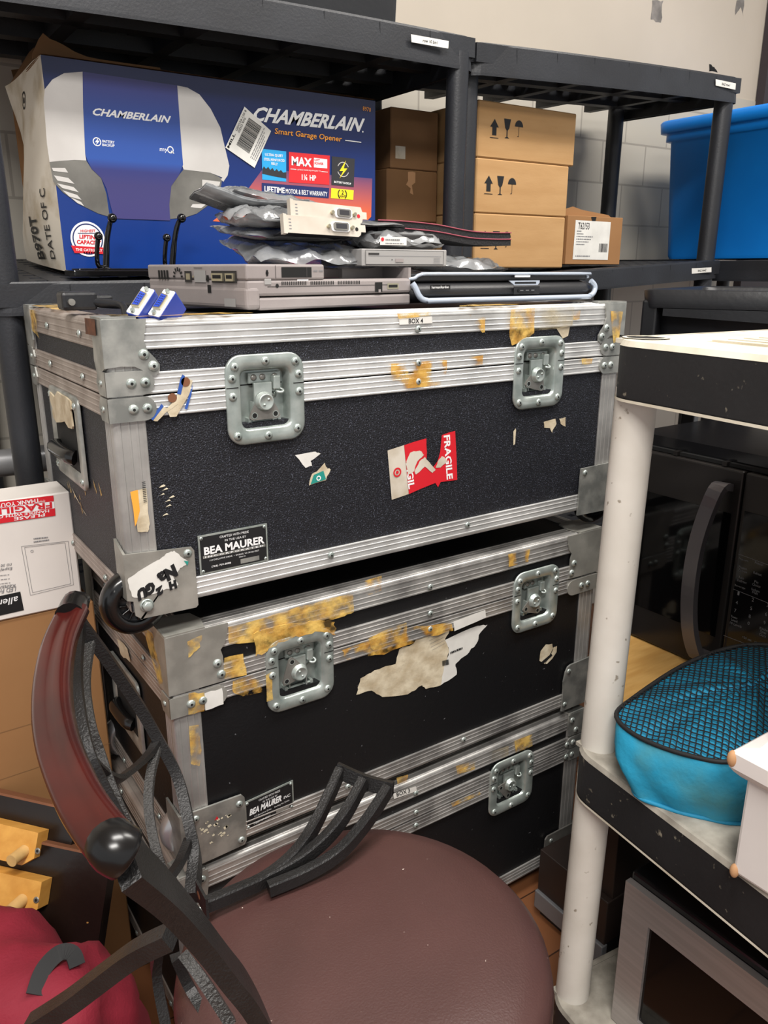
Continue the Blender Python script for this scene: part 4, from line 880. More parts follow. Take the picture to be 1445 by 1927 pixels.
b = MB(); q = [(0.4232,1.4586),(0.4736,1.4234),(0.4377,1.3596),(0.3828,1.3891)]; b.decal(q, fb, 'white_paper', .0022)
def uq(s, v): return (q[3][0]+(q[2][0]-q[3][0])*v+(q[0][0]-q[3][0])*s, q[3][1]+(q[2][1]-q[3][1])*v+(q[0][1]-q[3][1])*s)
rd = random.Random(4); s = .16
b.text('MILL', uq(.03, .1), uq(.38, .1), uq(.03, -.02) if False else uq(.03, .03), fb, 'black_print', .0028, .02)
b.text('GDO24-120 8', uq(.45, .1), uq(.95, .1), uq(.45, .04), fb, 'black_print', .0028); b.text('GDO 970', uq(.45, .18), uq(.8, .18), uq(.45, .12), fb, 'black_print', .0028)
s = .2
while s < .86:
    wd = rd.choice((.008, .012, .02)); b.decal([uq(s, .24), uq(s+wd, .24), uq(s+wd, .68), uq(s, .68)], fb, 'black_print', .0028); s += wd+rd.choice((.008, .012))
for k in range(4): b.dashes(uq(.14, .78+.055*k), uq(.9-.08*k, .78+.055*k), uq(.14, .745+.055*k), fb, 'grey_print', .0028)
tag(b.build('shipping_label', body), 'white barcode label stuck askew')
# worn white end panel, with bulges and brown torn edges
b = MB(); n = 12; V = []; Fq = []
for j in range(n+1):
    for i in range(9):
        s, v = i/8, j/n; y = CY+(CB-CY)*s
        z = bl[1]+.02*s*(1-v)+(tl[1]-bl[1]+.004*math.sin(s*5))*v; x = bl[0]+(tl[0]-bl[0])*v-.022*math.sin(s*PI)*(math.sin(v*PI*1.2)*.8+.2)-.012*math.sin(v*6+1)*s
        V.append((x, y, z))
for j in range(n):
    for i in range(8): a = j*9+i; Fq.append((a, a+1, a+10, a+9))
b.add(V, Fq, 'worn_white', True)
def fe(a, z, c=0):
    s_, v_ = (a-CY)/(CB-CY), (z-bl[1])/(tl[1]-bl[1])
    return Vector((bl[0]+(tl[0]-bl[0])*v_-.022*math.sin(s_*PI)*(math.sin(v_*PI*1.2)*.8+.2)-.012*math.sin(v_*6+1)*s_-.0012-c, a, z))
b.ring(.66, 1.455, .011, .014, fe, 'black_print', 0, 24); b.disc(.66, 1.455, .005, fe, 'black_print', 0)
b.text('B970T', (.60, 1.20), (.60, 1.27), (.64, 1.20), fe, 'black_print', 0, .03); b.text('DATE OF C', (.555, 1.20), (.555, 1.31), (.575, 1.20), fe, 'black_print', 0, .01)
b.decal([(.56, 1.36), (.575, 1.36), (.575, 1.44), (.56, 1.44)], fe, 'grey_print', 0) if False else None
b.build('end_panel', body)
b = MB()
for (x0_, y0_, z0_), (x1_, y1_, z1_), hgt, lean in (((tl[0], CB, tl[1]), (tl[0]+.004, CY+.03, tl[1]), .055, (.035, 0)), ((tl[0]+.01, CB, tl[1]), (tr[0], CB, tr[1]+.01), .05, (0, .03))):
    V = []; m_ = 8
    for i in range(m_+1):
        s = i/m_; x = x0_+(x1_-x0_)*s; y = y0_+(y1_-y0_)*s; z = z0_+(z1_-z0_)*s; k = math.sin(PI*min(1, s+.25))
        V += [(x, y, z), (x+lean[0]*k, y+lean[1]*k, z+hgt*k*(.8+.2*math.sin(9*s)))]
    V2 = [(a+.002, c+.003, d) for a, c, d in V]
    b.add(V, [(2*i, 2*i+1, 2*i+3, 2*i+2) for i in range(m_)], 'cardboard_dark'); b.add(V2, [(2*i, 2*i+1, 2*i+3, 2*i+2) for i in range(m_)], 'cardboard_dark')
b.add([(tl[0], CY, tl[1]), (tr[0], CY, tr[1]), (tr[0], CY+.11, tr[1]+.008), (tl[0], CY+.11, tl[1]-.004)], [(0, 1, 2, 3)], 'cardboard_dark')
b.add([(tl[0], CY, tl[1]+.002), (tr[0], CY, tr[1]+.003), (tr[0], CY+.11, tr[1]+.011), (tl[0], CY+.11, tl[1]-.001)], [(0, 1, 2, 3)], 'cardboard_dark')
b.prism(rag([(0.0925,1.5063),(0.0997,1.5255),(0.1134,1.5463),(0.1319,1.5375),(0.1607,1.5258),(0.1987,1.5197),(0.3032,1.5196),(0.3024,1.5095),(0.102,1.5045)], .003, 1, 3), FY(.6), 0, .003, 'cardboard_dark')
b.build('top_flap', body)

# ------------------------------------------------------------------ coat rack lying in front of the carton
t = thing('coat_rack', (.22, .46, 1.168), 'dark wooden coat rack with two black double hooks in front of the blue carton', 'coat rack')
b = MB(); b.box(.082, .36, .433, .497, 1.1725, 1.1825, 'black_gloss', .002); b.box(.092, .36, .44, .49, 1.1815, 1.185, 'black_gloss', .0015); b.build('rack_board', t)
for A in ([(0.1403,1.1891),(0.1457,1.226),(0.1514,1.2504),(0.1551,1.2618)], [(0.2507,1.192),(0.2581,1.228),(0.2648,1.2544),(0.2703,1.2655)]):
    b = MB(); z0 = 1.1845; bx = A[0][0]
    b.tube([(bx, .465, z0), (A[1][0], .465, A[1][1]), (A[2][0], .463, A[2][1]), (A[3][0], .458, A[3][1])], [.0052, .0044, .004, .0038], 'black_gloss', 10)
    b.sphere((A[3][0], .456, A[3][1]), .0075, 'black_gloss')
    b.tube([(bx, .462, z0+.002), (bx-.014, .455, z0+.004), (bx-.017, .448, z0+.02), (bx-.0145, .443, z0+.045)], .0036, 'black_gloss', 10); b.sphere((bx-.0135, .442, z0+.049), .0066, 'black_gloss')
    b.lathe((bx-.004, .463, z0-.001), (0, 0, 1), [(.013, 0), (.012, .002), (.006, .004), (0, .004)], 'black_gloss', 18)
    b.build('hook', t)

# ------------------------------------------------------------------ cartons
def carton_marks(b, fr, px):
    (ax, az), (gx, gz), (ux, uz), h = px
    b.decal([(ax-.006, az-h*.3), (ax+.006, az-h*.3), (ax+.006, az+.004), (ax+.012, az+.004), (ax, az+h*.5), (ax-.012, az+.004), (ax-.006, az+.004)], fr, 'black_print'); b.line((ax-.012, az-h*.42), (ax+.012, az-h*.42), .0012, fr, 'black_print')
    b.decal([(gx-.01, gz+h*.5), (gx+.01, gz+h*.5), (gx+.006, gz+.002), (gx+.0015, gz-.003), (gx+.0015, gz-h*.38), (gx+.007, gz-h*.45), (gx-.007, gz-h*.45), (gx-.0015, gz-h*.38), (gx-.0015, gz-.003), (gx-.006, gz+.002)], fr, 'black_print')
    b.decal([(ux+.012*math.cos(PI*i/12), uz+h*.08+.013*math.sin(PI*i/12)) for i in range(13)], fr, 'black_print'); b.line((ux, uz+h*.1), (ux, uz-h*.38), .0012, fr, 'black_print'); b.line((ux, uz-h*.4), (ux-.004, uz-h*.4), .0012, fr, 'black_print')
TY = .50
rows = [([(0.9575,1.4073),(1.2342,1.4262),(1.2416,1.5422),(0.9522,1.5211)], [(0.9916,1.469),(1.0278,1.4721),(1.0616,1.4761)], 'top tan carton of the stack of three, printed with arrow, glass and umbrella signs', (.0, 0)),
        ([(0.9551,1.2991),(1.2266,1.3052),(1.2213,1.4152),(0.9575,1.4073)], [(0.9809,1.3571),(1.0145,1.3578),(1.0488,1.3596)], 'middle tan carton of the stack of three on the right shelf', (0, 0)),
        ([(0.9569,1.1914),(1.2251,1.1885),(1.2196,1.3049),(0.9551,1.2991)], [(0.9759,1.245),(1.0084,1.2445),(1.0398,1.2485)], 'bottom tan carton of the stack of three, a foam strip in front of it', (0, 0))]
zprev = None
tops = [(1.4115, 1.522), (1.301, 1.4105), (1.187, 1.300)]
for i, (q, mk, lb, _) in enumerate(rows):
    xa, xb = .946, (q[1][0]+q[2][0])/2; za, zb = tops[i]
    t = thing('cardboard_carton', ((xa+xb)/2, TY, za), lb, 'carton', 'tan cartons stacked on the right shelf')
    b = MB(); b.box(xa, xb, TY, TY+.26, za, zb, 'cardboard', .0025, 1)
    carton_marks(b, FY(TY), (mk[0], mk[1], mk[2], .04)); b.build('carton_body', t)
    b = MB(); b.box(xa+.004, xb-.004, TY+.125, TY+.135, zb-.0005, zb+.0008, 'tape_clear'); b.build('tape_strip', t)
q = [(1.2287,1.1885),(1.423,1.1927),(1.4222,1.3057),(1.2216,1.3015)]
t = thing('cardboard_carton', (1.33, .50, 1.19), 'small tan carton with a white barcode label and open flap beside the stack of three', 'carton')
fr = FY(.50); zb0 = 1.1955; b = MB(); b.box(q[0][0]+.002, q[1][0], .50, .64, zb0, q[2][1], 'cardboard_brown', .001, 1)
lq = [(1.256,1.2956),(1.3788,1.2945),(1.378,1.2064),(1.254,1.2068)]; b.decal(lq, fr, 'white_paper', .0006)
b.text('T62153', *[(1.2652,1.2756),(1.3037,1.2754),(1.2655,1.2911)], fr, 'black_print', .001, .01)
for k, (u0, u1) in enumerate(((1087, 1100), (1087, 1106), (1087, 1132), (1087, 1128), (1087, 1120))): pass
for k, wd in enumerate((.016, .024, .058, .052, .044, .03)): b.dashes((lq[0][0]+.006, lq[0][1]-.026-.006*k), (lq[0][0]+.006+wd, lq[0][1]-.026-.006*k), (lq[0][0]+.006, lq[0][1]-.0225-.006*k), fr, 'grey_print', .001)
rd = random.Random(2); x = lq[1][0]-.036
while x < lq[1][0]-.006: wd = rd.choice((.0008, .0014, .002)); b.quad(x, x+wd, lq[2][1]+.018, lq[2][1]+.038, fr, 'black_print', .001); x += wd+rd.choice((.0008, .0014))
b.dashes((lq[3][0]+.008, lq[3][1]+.006), (lq[3][0]+.06, lq[3][1]+.006), (lq[3][0]+.008, lq[3][1]+.01), fr, 'grey_print', .001)
b.decal([(1.3079,1.3044),(1.3264,1.305),(1.3238,1.2953),(1.3127,1.2949)], fr, 'hole', .0008); b.build('carton_body', t)
b = MB(); x0_, x1_, zt_ = q[0][0], q[1][0], q[2][1]
b.prism([(x0_+.002, zt_), (x1_-.01, zt_), (x1_-.022, zt_+.007), (x0_+.075, zt_+.016), (x0_+.045, zt_+.022), (x0_+.006, zt_+.012)], FY(.53), 0, .0025, 'cardboard_brown'); b.build('top_flap', t)
b = MB(); b.sphere((x0_+.02, .55, zt_+.006), .022, 'white_paper', 1, 1, .5); b.build('packing_paper', t)
# cartons deep in the left unit
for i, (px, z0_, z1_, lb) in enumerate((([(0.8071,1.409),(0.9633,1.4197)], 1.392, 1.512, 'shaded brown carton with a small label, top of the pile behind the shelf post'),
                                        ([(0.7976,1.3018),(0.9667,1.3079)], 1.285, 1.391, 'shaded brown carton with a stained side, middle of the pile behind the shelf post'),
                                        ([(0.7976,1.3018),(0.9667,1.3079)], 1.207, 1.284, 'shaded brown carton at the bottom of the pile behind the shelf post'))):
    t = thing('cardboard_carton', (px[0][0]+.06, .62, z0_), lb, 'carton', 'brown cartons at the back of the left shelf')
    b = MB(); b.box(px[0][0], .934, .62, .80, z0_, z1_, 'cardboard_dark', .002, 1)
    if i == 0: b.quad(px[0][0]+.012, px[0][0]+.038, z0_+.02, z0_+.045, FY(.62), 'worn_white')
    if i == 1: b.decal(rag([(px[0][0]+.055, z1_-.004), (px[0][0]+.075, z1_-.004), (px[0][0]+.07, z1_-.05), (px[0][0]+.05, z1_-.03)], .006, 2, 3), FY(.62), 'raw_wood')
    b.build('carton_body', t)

# ------------------------------------------------------------------ blue tote on the far right unit
t = thing('storage_tote', (2.0, .5, 1.212), 'big bright blue plastic tote on the shelf at the right edge', 'tote')
x0_ = 1.90; x1_ = 2.34; y0_, y1_ = .22, .78; z0_, z1_ = 1.214, 1.545
b = MB()
def loop(e, z, r=.04): return [Vector((x, y, z)) for x, y in rrect(x0_+e, x1_-e, y0_+e, y1_-e, r)]
b.loft([loop(.026, z0_), loop(.022, z0_+.01), loop(.006, z1_), loop(-.004, z1_+.002), loop(-.004, z1_+.028)], 'tote_blue', True, True)
b.loft([loop(.014, z1_+.028), loop(.03, z0_+.02)], 'tote_blue', True, False, True); b.build('tote_body', t)
b = MB(); b.loft([loop(-.004, z1_+.022), loop(-.016, z1_+.024), loop(-.018, z1_+.05), loop(-.014, z1_+.056), loop(.012, z1_+.056), loop(.014, z1_+.028)], 'tote_blue'); b.build('tote_rim', t)

# ------------------------------------------------------------------ black utility cart beside the cases
t = thing('utility_cart', (1.107, .176, 0), 'black plastic utility cart with a deep top tray, right of the top case', 'cart')
cx0, cx1, cy0, cy1, cz = 1.107, 1.567, .176, .60, 1.146
b = MB()
def cl(e, z, r=.03): return [Vector((x, y, z)) for x, y in rrect(cx0+e, cx1-e, cy0+e, cy1-e, r)]
b.loft([cl(.004, cz-.035), cl(.0, cz-.002), cl(.004, cz), cl(.014, cz), cl(.018, cz-.004), cl(.03, cz-.09)], 'bin_black', True, False, True)
b.build('tray_rim', t)
b = MB(); b.loft([cl(.03, cz-.03), cl(.045, cz-.14)], 'bin_black', True, False, True); b.build('tray_body', t)
b = MB(); fy = FY(cy0); b.prism([(cx0+.05, cz-.036), (cx1-.05, cz-.036), (cx1-.05, cz-.05), (cx0+.40, cz-.05), (cx0+.39, cz-.064), (cx0+.05, cz-.05)], fy, -.012, .0, 'bin_black'); b.build('rim_skirt', t)
for x, y in ((cx0+.02, cy0+.03), (cx1-.02, cy0+.03), (cx0+.02, cy1-.03), (cx1-.02, cy1-.03)):
    b = MB(); b.box(x-.016, x+.016, y-.022, y+.022, .06, cz-.02, 'bin_black', .005); lg = b.build('leg', t)
    b = MB(); b.lathe((x-.012, y, .04), (1, 0, 0), [(0, 0), (.04, 0), (.04, .024), (0, .024)], 'black_rubber', 20); b.build('caster_wheel', lg)
b = MB(); b.box(cx0+.02, cx1-.02, cy0+.02, cy1-.02, .30, .345, 'bin_black', .01); b.build('lower_tray', t)

t.rotation_euler = (0, 0, math.radians(-70))
# ------------------------------------------------------------------ old laptop gear on the top case
LT = Z1T+.0045
t = lap = thing('laptop', (.184, .025, LT), 'bulky old grey laptop upside down on the left half of the top case', 'laptop')
lx0, lx1, ly0, ly1 = .184, .468, .025, .275
b = MB(); b.box(lx0+.018, lx1, ly0, ly1, LT, LT+.0155, 'laptop', .003); b.build('screen_lid', t)
b = MB(); b.box(lx0, lx1, ly0-.001, ly1, LT+.017, LT+.037, 'laptop', .0035); b.box(lx0-.001, lx0+.02, ly0-.002, ly1, LT+.001, LT+.03, 'laptop', .006, 3)
fr = FY(ly0-.001)
for k in range(46): 
    if k % 16 not in (14, 15): b.quad(lx0+.052+k*.0029, lx0+.0535+k*.0029, LT+.030, LT+.0345, fr, 'hole', .0004)
b.line((lx0+.03, LT+.0285), (lx1-.03, LT+.0285), .0007, fr, 'laptop_dark', .0004)
b.disc(lx0+.045, LT+.0295, .0025, fr, 'hole', .0005)
base = b.build('laptop_base', t)
b = MB(); b.box(lx0-.0005, lx0+.122, ly0-.0015, ly1, LT+.0365, LT+.0555, 'laptop', .0025)
f2 = FY(ly0-.0015)
b.quad(lx0+.052, lx0+.10, LT+.0395, LT+.052, f2, 'hole', .0004); b.quad(lx0+.091, lx0+.093, LT+.040, LT+.052, f2, 'laptop_dark', .0006); b.ring(lx0+.03, LT+.045, .0008, .0022, f2, 'hole', .0005); b.quad(lx0+.0285, lx0+.0315, LT+.0415, LT+.0485, f2, 'hole', .0005)
b.quad(lx0+.076, lx0+.094, LT+.0355, LT+.0368, f2, 'white_print', .001); b.box(lx0+.026, lx0+.036, ly0-.002, ly0+.002, LT+.031, LT+.038, 'drive', .0005)
for k in (0, 1): b.dashes((lx0+.103+.009*k, LT+.046), (lx0+.110+.009*k, LT+.046), (lx0+.103+.009*k, LT+.049), f2, 'grey_print', .0005)
b.line((lx0+.043, LT+.038), (lx0+.043, LT+.054), .0007, f2, 'laptop_dark', .0004)
b.build('battery_module', t)
b = MB(); b.box(lx1-.005, lx1, ly0, ly1, LT+.036, LT+.052, 'laptop'); b.box(lx0+.12, lx1, ly1-.006, ly1, LT+.036, LT+.052, 'laptop'); b.box(lx0+.20, lx1, ly0+.055, ly0+.062, LT+.036, LT+.0525, 'laptop')
b.quad(lx0+.125, lx1-.006, ly0+.003, ly1-.01, FZ(LT+.037), 'laptop_dark', .0006)
b.quad(lx1-.072, lx1-.058, LT+.019, LT+.032, fr, 'hole', .0005); b.quad(lx1-.0655, lx1-.061, LT+.0185, LT+.0225, fr, 'laptop', .0008); b.quad(lx1-.048, lx1-.026, LT+.0225, LT+.0305, fr, 'port_metal', .0005); b.quad(lx1-.0455, lx1-.0285, LT+.0245, LT+.0285, fr, 'hole', .0008)
b.ring(lx1-.065, LT+.0255, .0095, .0102, fr, 'laptop_dark', .0004, 4, PI/4, 2*PI+PI/4) if False else None
b.build('drive_bay', t)
b = MB(); fq_ = FX(lx0-.0012); fx = lambda a, z, c=0.0: fq_(ly0+(a-.06)*1.30, z, c)      # ports on the side
for k in range(4): b.quad(.205+.006*k, .209+.006*k, LT+.036, LT+.048, fx, 'hole', .0005)
for k in range(7): a = PI*k/6; b.line((.185+.006*math.cos(a), LT+.040+.007*math.sin(a)), (.185+.010*math.cos(a), LT+.040+.012*math.sin(a)), .0025, fx, 'hole', .0005)
b.quad(.157, .171, LT+.033, LT+.047, fx, 'laptop_dark', .0005); b.quad(.160, .168, LT+.036, LT+.044, fx, 'port_metal', .0008); b.disc(.154, LT+.04, .0016, fx, 'port_metal', .0006)
b.quad(.13, .152, LT+.033, LT+.048, fx, 'drive', .0004); b.quad(.124, .1285, LT+.034, LT+.042, fx, 'hole', .0005)
b.quad(.074, .119, LT+.033, LT+.0475, fx, 'laptop_dark', .0004)
b.prism([(.097, LT+.035), (.116, LT+.035), (.117, LT+.0445), (.096, LT+.0445)], fx, .0004, .003, 'port_metal'); b.quad(.099, .114, LT+.038, LT+.0425, fx, 'hole', .0032)
b.prism([(.078, LT+.035), (.091, LT+.035), (.092, LT+.0445), (.077, LT+.0445)], fx, .0004, .003, 'port_metal'); b.quad(.0795, .0895, LT+.038, LT+.0425, fx, 'hole', .0032)
b.quad(.121, .1275, LT+.02, LT+.030, fx, 'hole', .0005); b.quad(.078, .098, LT+.004, LT+.014, fx, 'drive', .0004)
for a, c in ((.136, .152),): b.line((a, LT+.051), (c, LT+.051), .0008, fx, 'laptop_dark', .0005)
b.build('side_port', base)
lap.rotation_euler = (0, 0, math.radians(9))
# optical drive
q = [(0.3839,1.1844),(0.5345,1.1822),(0.5338,1.2058),(0.3841,1.2078)]
t = thing('optical_drive', ((q[0][0]+q[1][0])/2, .13, LT+.0525), 'slim grey optical disc drive resting on the right half of the old laptop', 'disc drive')
dx0, dx1 = q[0][0], q[1][0]; dz = LT+.0535; dz1 = dz+.0235
b = MB(); b.box(dx0, dx1, .075, .19, dz, dz1, 'drive', .0015); b.build('drive_body', t)
fr = FY(.075); b = MB(); b.prism([(dx0+.006, dz+.003), (dx1-.008, dz+.003), (dx1-.008, dz1-.003), (dx0+.006, dz1-.003)], fr, 0, .0012, 'drive'); f2 = FY(.0738)
for p, r_ in (((dx0+.005, dz+.002), (dx1-.007, dz+.002)), ((dx0+.005, dz1-.002), (dx1-.007, dz1-.002)), ((dx0+.0055, dz+.002), (dx0+.0055, dz1-.002)), ((dx1-.0075, dz+.002), (dx1-.0075, dz1-.002))): b.line(p, r_, .0006, fr, 'laptop_dark', .0014)
b.quad(dx0+.01, dx0+.028, dz1-.008, dz1-.0055, f2, 'laptop_dark', .0004); b.line((dx0+.01, dz1-.0095), (dx1-.012, dz1-.0095), .0005, f2, 'grey_print', .0004)
b.prism([(dx0+.056, dz+.006), (dx0+.07, dz+.006), (dx0+.07, dz+.0105), (dx0+.056, dz+.0105)], f2, 0, .001, 'laptop'); b.disc(dx0+.05, dz+.009, .0008, f2, 'hole', .0005)
for k in range(4): b.line((dx1-.026, dz+.005+.0022*k), (dx1-.014, dz+.005+.0022*k), .0005, f2, 'grey_print', .0005)
b.build('drive_tray', t)

# bar speaker
t = thing('bar_speaker', (.63, .12, Z1T), 'black and silver bar speaker lying along the right half of the top case', 'speaker')
def sp(pts): return pts
Q = [(0.4604,1.1801),(0.8281,1.1779),(0.8471,1.1482),(0.827,1.1398),(0.499,1.1348),(0.4841,1.1397),(0.4605,1.1742)]
sy = .06; sx0 = Q[0][0]; sx1 = Q[2][0]; sz = Z1T+.0045
b = MB()
def ring_at(x, k):
    c = sz+.017; return [Vector((x, sy+.035+.034*math.cos(a)*k, max(sz, c+.0165*math.sin(a)*k))) for a in [2*PI*i/20 for i in range(20)]]
b.loft([ring_at(sx0+.0, .5), ring_at(sx0+.006, .85), ring_at(sx0+.02, 1), ring_at(sx1-.02, 1), ring_at(sx1-.005, .85), ring_at(sx1, .5)], 'speaker_black', True, True, True); b.build('speaker_body', t)
b = MB(); prof = [(.0022*math.cos(2*PI*i/8), .0022*math.sin(2*PI*i/8)) for i in range(8)]
yy = sy-.001
b.tube([(sx0+.002, yy+.004, sz+.03), (sx0+.006, yy+.002, sz+.024), (sx0+.013, yy, sz+.011), (sx0+.025, yy-.001, sz+.0055), (sx0+.06, yy-.002, sz+.005), (sx1-.05, yy-.002, sz+.005), (sx1-.014, yy-.001, sz+.007), (sx1-.002, yy+.001, sz+.015), (sx1-.002, yy+.002, sz+.024), (sx1-.01, yy+.004, sz+.031)], .0044, 'silver_trim', 10)
b.build('silver_frame', t)
b = MB(); b.tube([(sx0, yy+.012, sz+.036), (sx0+.012, yy+.012, sz+.037), (sx0+.022, yy+.010, sz+.042), (sx0+.06, yy+.01, sz+.043), (sx1-.03, yy+.01, sz+.0425), (sx1-.012, yy+.012, sz+.041), (sx1-.008, yy+.013, sz+.036)], .0026, 'silver_trim', 10)
b.box(sx0+.004, sx1-.012, yy+.012, yy+.05, sz+.032, sz+.0435, 'speaker_black', .002); b.build('top_strip', t)
b = MB(); cxm = sx0+(sx1-sx0)*.56; fr = FY(yy-.0005)
b.prism([(cxm-.032, sz+.0325), (cxm+.034, sz+.0325), (cxm+.034, sz+.029), (cxm+.03, sz+.0255), (cxm-.02, sz+.0255)], fr, 0, .002, 'silver_trim'); b.quad(cxm-.02, cxm+.026, sz+.0275, sz+.0305, fr, 'black_gloss', .0024)
b.prism([(cxm-.02, sz+.0235), (cxm+.036, sz+.0235), (cxm+.036, sz+.0115), (cxm-.02, sz+.0115)], fr, 0, .0008, 'black_plastic'); b.prism(rrect(cxm-.012, cxm+.024, sz+.0145, sz+.0205, .003, 4), fr, .0008, .002, 'black_gloss')
for k in range(3): b.line((cxm-.008+.012*k, sz+.0175), (cxm-.001+.012*k, sz+.0175), .001, fr, 'grey_print', .0024)
b.build('control_panel', t)
b = MB(); b.prism([(cxm-.012, sz+.0375), (cxm+.02, sz+.0375), (cxm+.02, sz+.0405), (cxm-.012, sz+.0405)], FY(yy+.007), 0, .002, 'white_print')
b.build('center_tab', t)
b = MB(); b.quad(sx0+.03, sx0+.068, sz+.0205, sz+.0275, fr, 'black_print', .0012); b.text('harman/kardon', (sx0+.033, sz+.0225), (sx0+.065, sz+.0225), (sx0+.033, sz+.0262), fr, 'white_print', .0016, .01)
b.build('name_badge', t)

# antistatic bags
def pillow(b, c, L, W, H, rz, m, seed, rx=0.0, ry=0.0, nx=34, ny=18, crumple=.35, flat=1.0):
    rd = random.Random(seed); off = Vector((rd.random()*50, rd.random()*50, 0))
    M = Matrix.Translation(Vector(c)) @ Matrix.Rotation(rz, 4, 'Z') @ Matrix.Rotation(ry, 4, 'Y') @ Matrix.Rotation(rx, 4, 'X')
    for sgn in (1, -1):
        V = []; F = []
        for j in range(ny+1):
            for i in range(nx+1):
                u, v = i/nx*2-1, j/ny*2-1
                th = (1-abs(u)**4)*(1-abs(v)**4); th = th**.6
                nz = noise.noise(Vector((u*3.2, v*2.4, sgn*3))+off)+.35*noise.noise(Vector((u*7, v*5, sgn*3))+off)
                edge = noise.noise(Vector((u*2, v*2, 9))+off)*.8
                z = sgn*H/2*th*(1+crumple*nz)+H*.45*edge*(1-th)+H*.22*nz
                V.append(M @ Vector((u*L/2*(1+.06*edge), v*W/2*(1+.08*edge), z)))
        for j in range(ny):
            for i in range(nx): a = j*(nx+1)+i; F.append((a, a+1, a+nx+2, a+nx+1))
        b.add(V, F, m, True)
    return b
def bag(name, label, c, L, W, H, rz, seed, rx=0, ry=0, m='antistatic', group='crumpled antistatic bags on the laptop', extra=None, crumple=.35):
    b = MB(); pillow(b, c, L, W, H, rz, m, seed, rx, ry, crumple=crumple)
    if extra: extra(b)
    o = b.build(name); return tag(o, label, 'bag', group)
def bag_flap(b):
    A = [(0.1943,1.2839),(0.2199,1.277),(0.2511,1.2686),(0.2919,1.266),(0.3522,1.2697)]
    for dz in (0, .002): b.sweep([(a, .19, z+dz) for a, z in A], [(-.028, -.0006), (-.01, .002), (.012, -.002), (.03, .0008), (.012, -.001), (-.01, .003)], (0, .25, 1), 'antistatic', 5, True)
zt = LT+.056
P1 = [(0.1758,1.2365),(0.3244,1.2405),(0.1985,1.2089),(0.4217,1.2079),(0.4126,1.2303)]
bag('antistatic_bag', 'large crumpled smoky antistatic bag lying flat on the left of the old laptop', (.335, .15, zt+.016), .205, .13, .03, .02, 5, rx=.22)
bag('antistatic_bag', 'dark antistatic bag with a folded pointed end, second from the bottom of the pile', (.325, .17, zt+.043), .20, .11, .016, -.04, 11, rx=.12)
bag('antistatic_bag', 'boxy silver-grey antistatic bag at the left end of the pile', (.275, .16, zt+.061), .105, .10, .026, -.1, 21, rx=.05)
bag('antistatic_bag', 'bag with a long dark flap pointing up left behind the white card brackets', (.318, .20, zt+.088), .17, .075, .016, .05, 31, rx=.1, ry=.12, extra=bag_flap)
bag('antistatic_bag', 'flat grey antistatic bag with a rounded flap on the bar speaker', (.565, .13, LT+.058), .20, .10, .022, .02, 42, rx=.12, ry=.03, group='crumpled antistatic bags on the laptop')
# small drive in a bag with a printed strip
t = thing('wrapped_drive', (.455, .11, dz1), 'small boxed part in clear antistatic wrap with a printed label, on the disc drive', 'wrapped part')
q = [(0.4042,1.2102),(0.5255,1.2103),(0.525,1.2298),(0.4087,1.2302)]
b = MB(); b.box(q[0][0]+.008, q[1][0]-.008, .085, .15, dz1+.001, dz1+.021, 'laptop_dark', .002); b.build('part_body', t)
b = MB(); pillow(b, ((q[0][0]+q[1][0])/2, .118, dz1+.0115), q[1][0]-q[0][0]+.02, .075, .026, 0, 'antistatic', 77, crumple=.12)
b.build('plastic_wrap', t)
b = MB(); fr = FY(.0785); xq = q[0][0]+.012; b.quad(xq, xq+.046, dz1+.0055, dz1+.0165, fr, 'white_paper', .001); b.disc(xq+.004, dz1+.013, .0026, fr, 'red_sticker', .0014); b.dashes((xq+.009, dz1+.011), (xq+.034, dz1+.011), (xq+.009, dz1+.0145), fr, 'grey_print', .0014, 3); b.dashes((xq+.009, dz1+.0068), (xq+.04, dz1+.0068), (xq+.009, dz1+.009), fr, 'grey_print', .0014, 4)
b.build('printed_label', t)
# foam strip with pink edging
t = thing('foam_strip', (.55, .16, LT+.08), 'curved black foam strip with two pink lines lying over the wrapped parts', 'foam strip')
A = [(0.4408,1.2436),(0.489,1.2434),(0.5498,1.2403),(0.6141,1.2329),(0.6647,1.2315),(0.7031,1.2322)]
b = MB(); b.sweep([(a, .15, z-.006) for a, z in A], [(-.03, -.005), (.03, -.005), (.03, .005), (-.03, .005)], (0, 0, 1), 'foam'); b.build('lower_layer', t)
b = MB(); b.sweep([(a, .15, z+.0045) for a, z in A[:-1]]+[(A[-1][0]-.002, .15, A[-1][1]+.004)], [(-.03, -.0045), (.03, -.0045), (.03, .0045), (-.03, .0045)], (0, 0, 1), 'foam')
b.tube([(a, .1195, z+.009) for a, z in A], .0009, 'foam_pink', 6); b.tube([(a, .1195, z-.001) for a, z in A[1:]], .0009, 'foam_pink', 6); b.build('upper_layer', t)
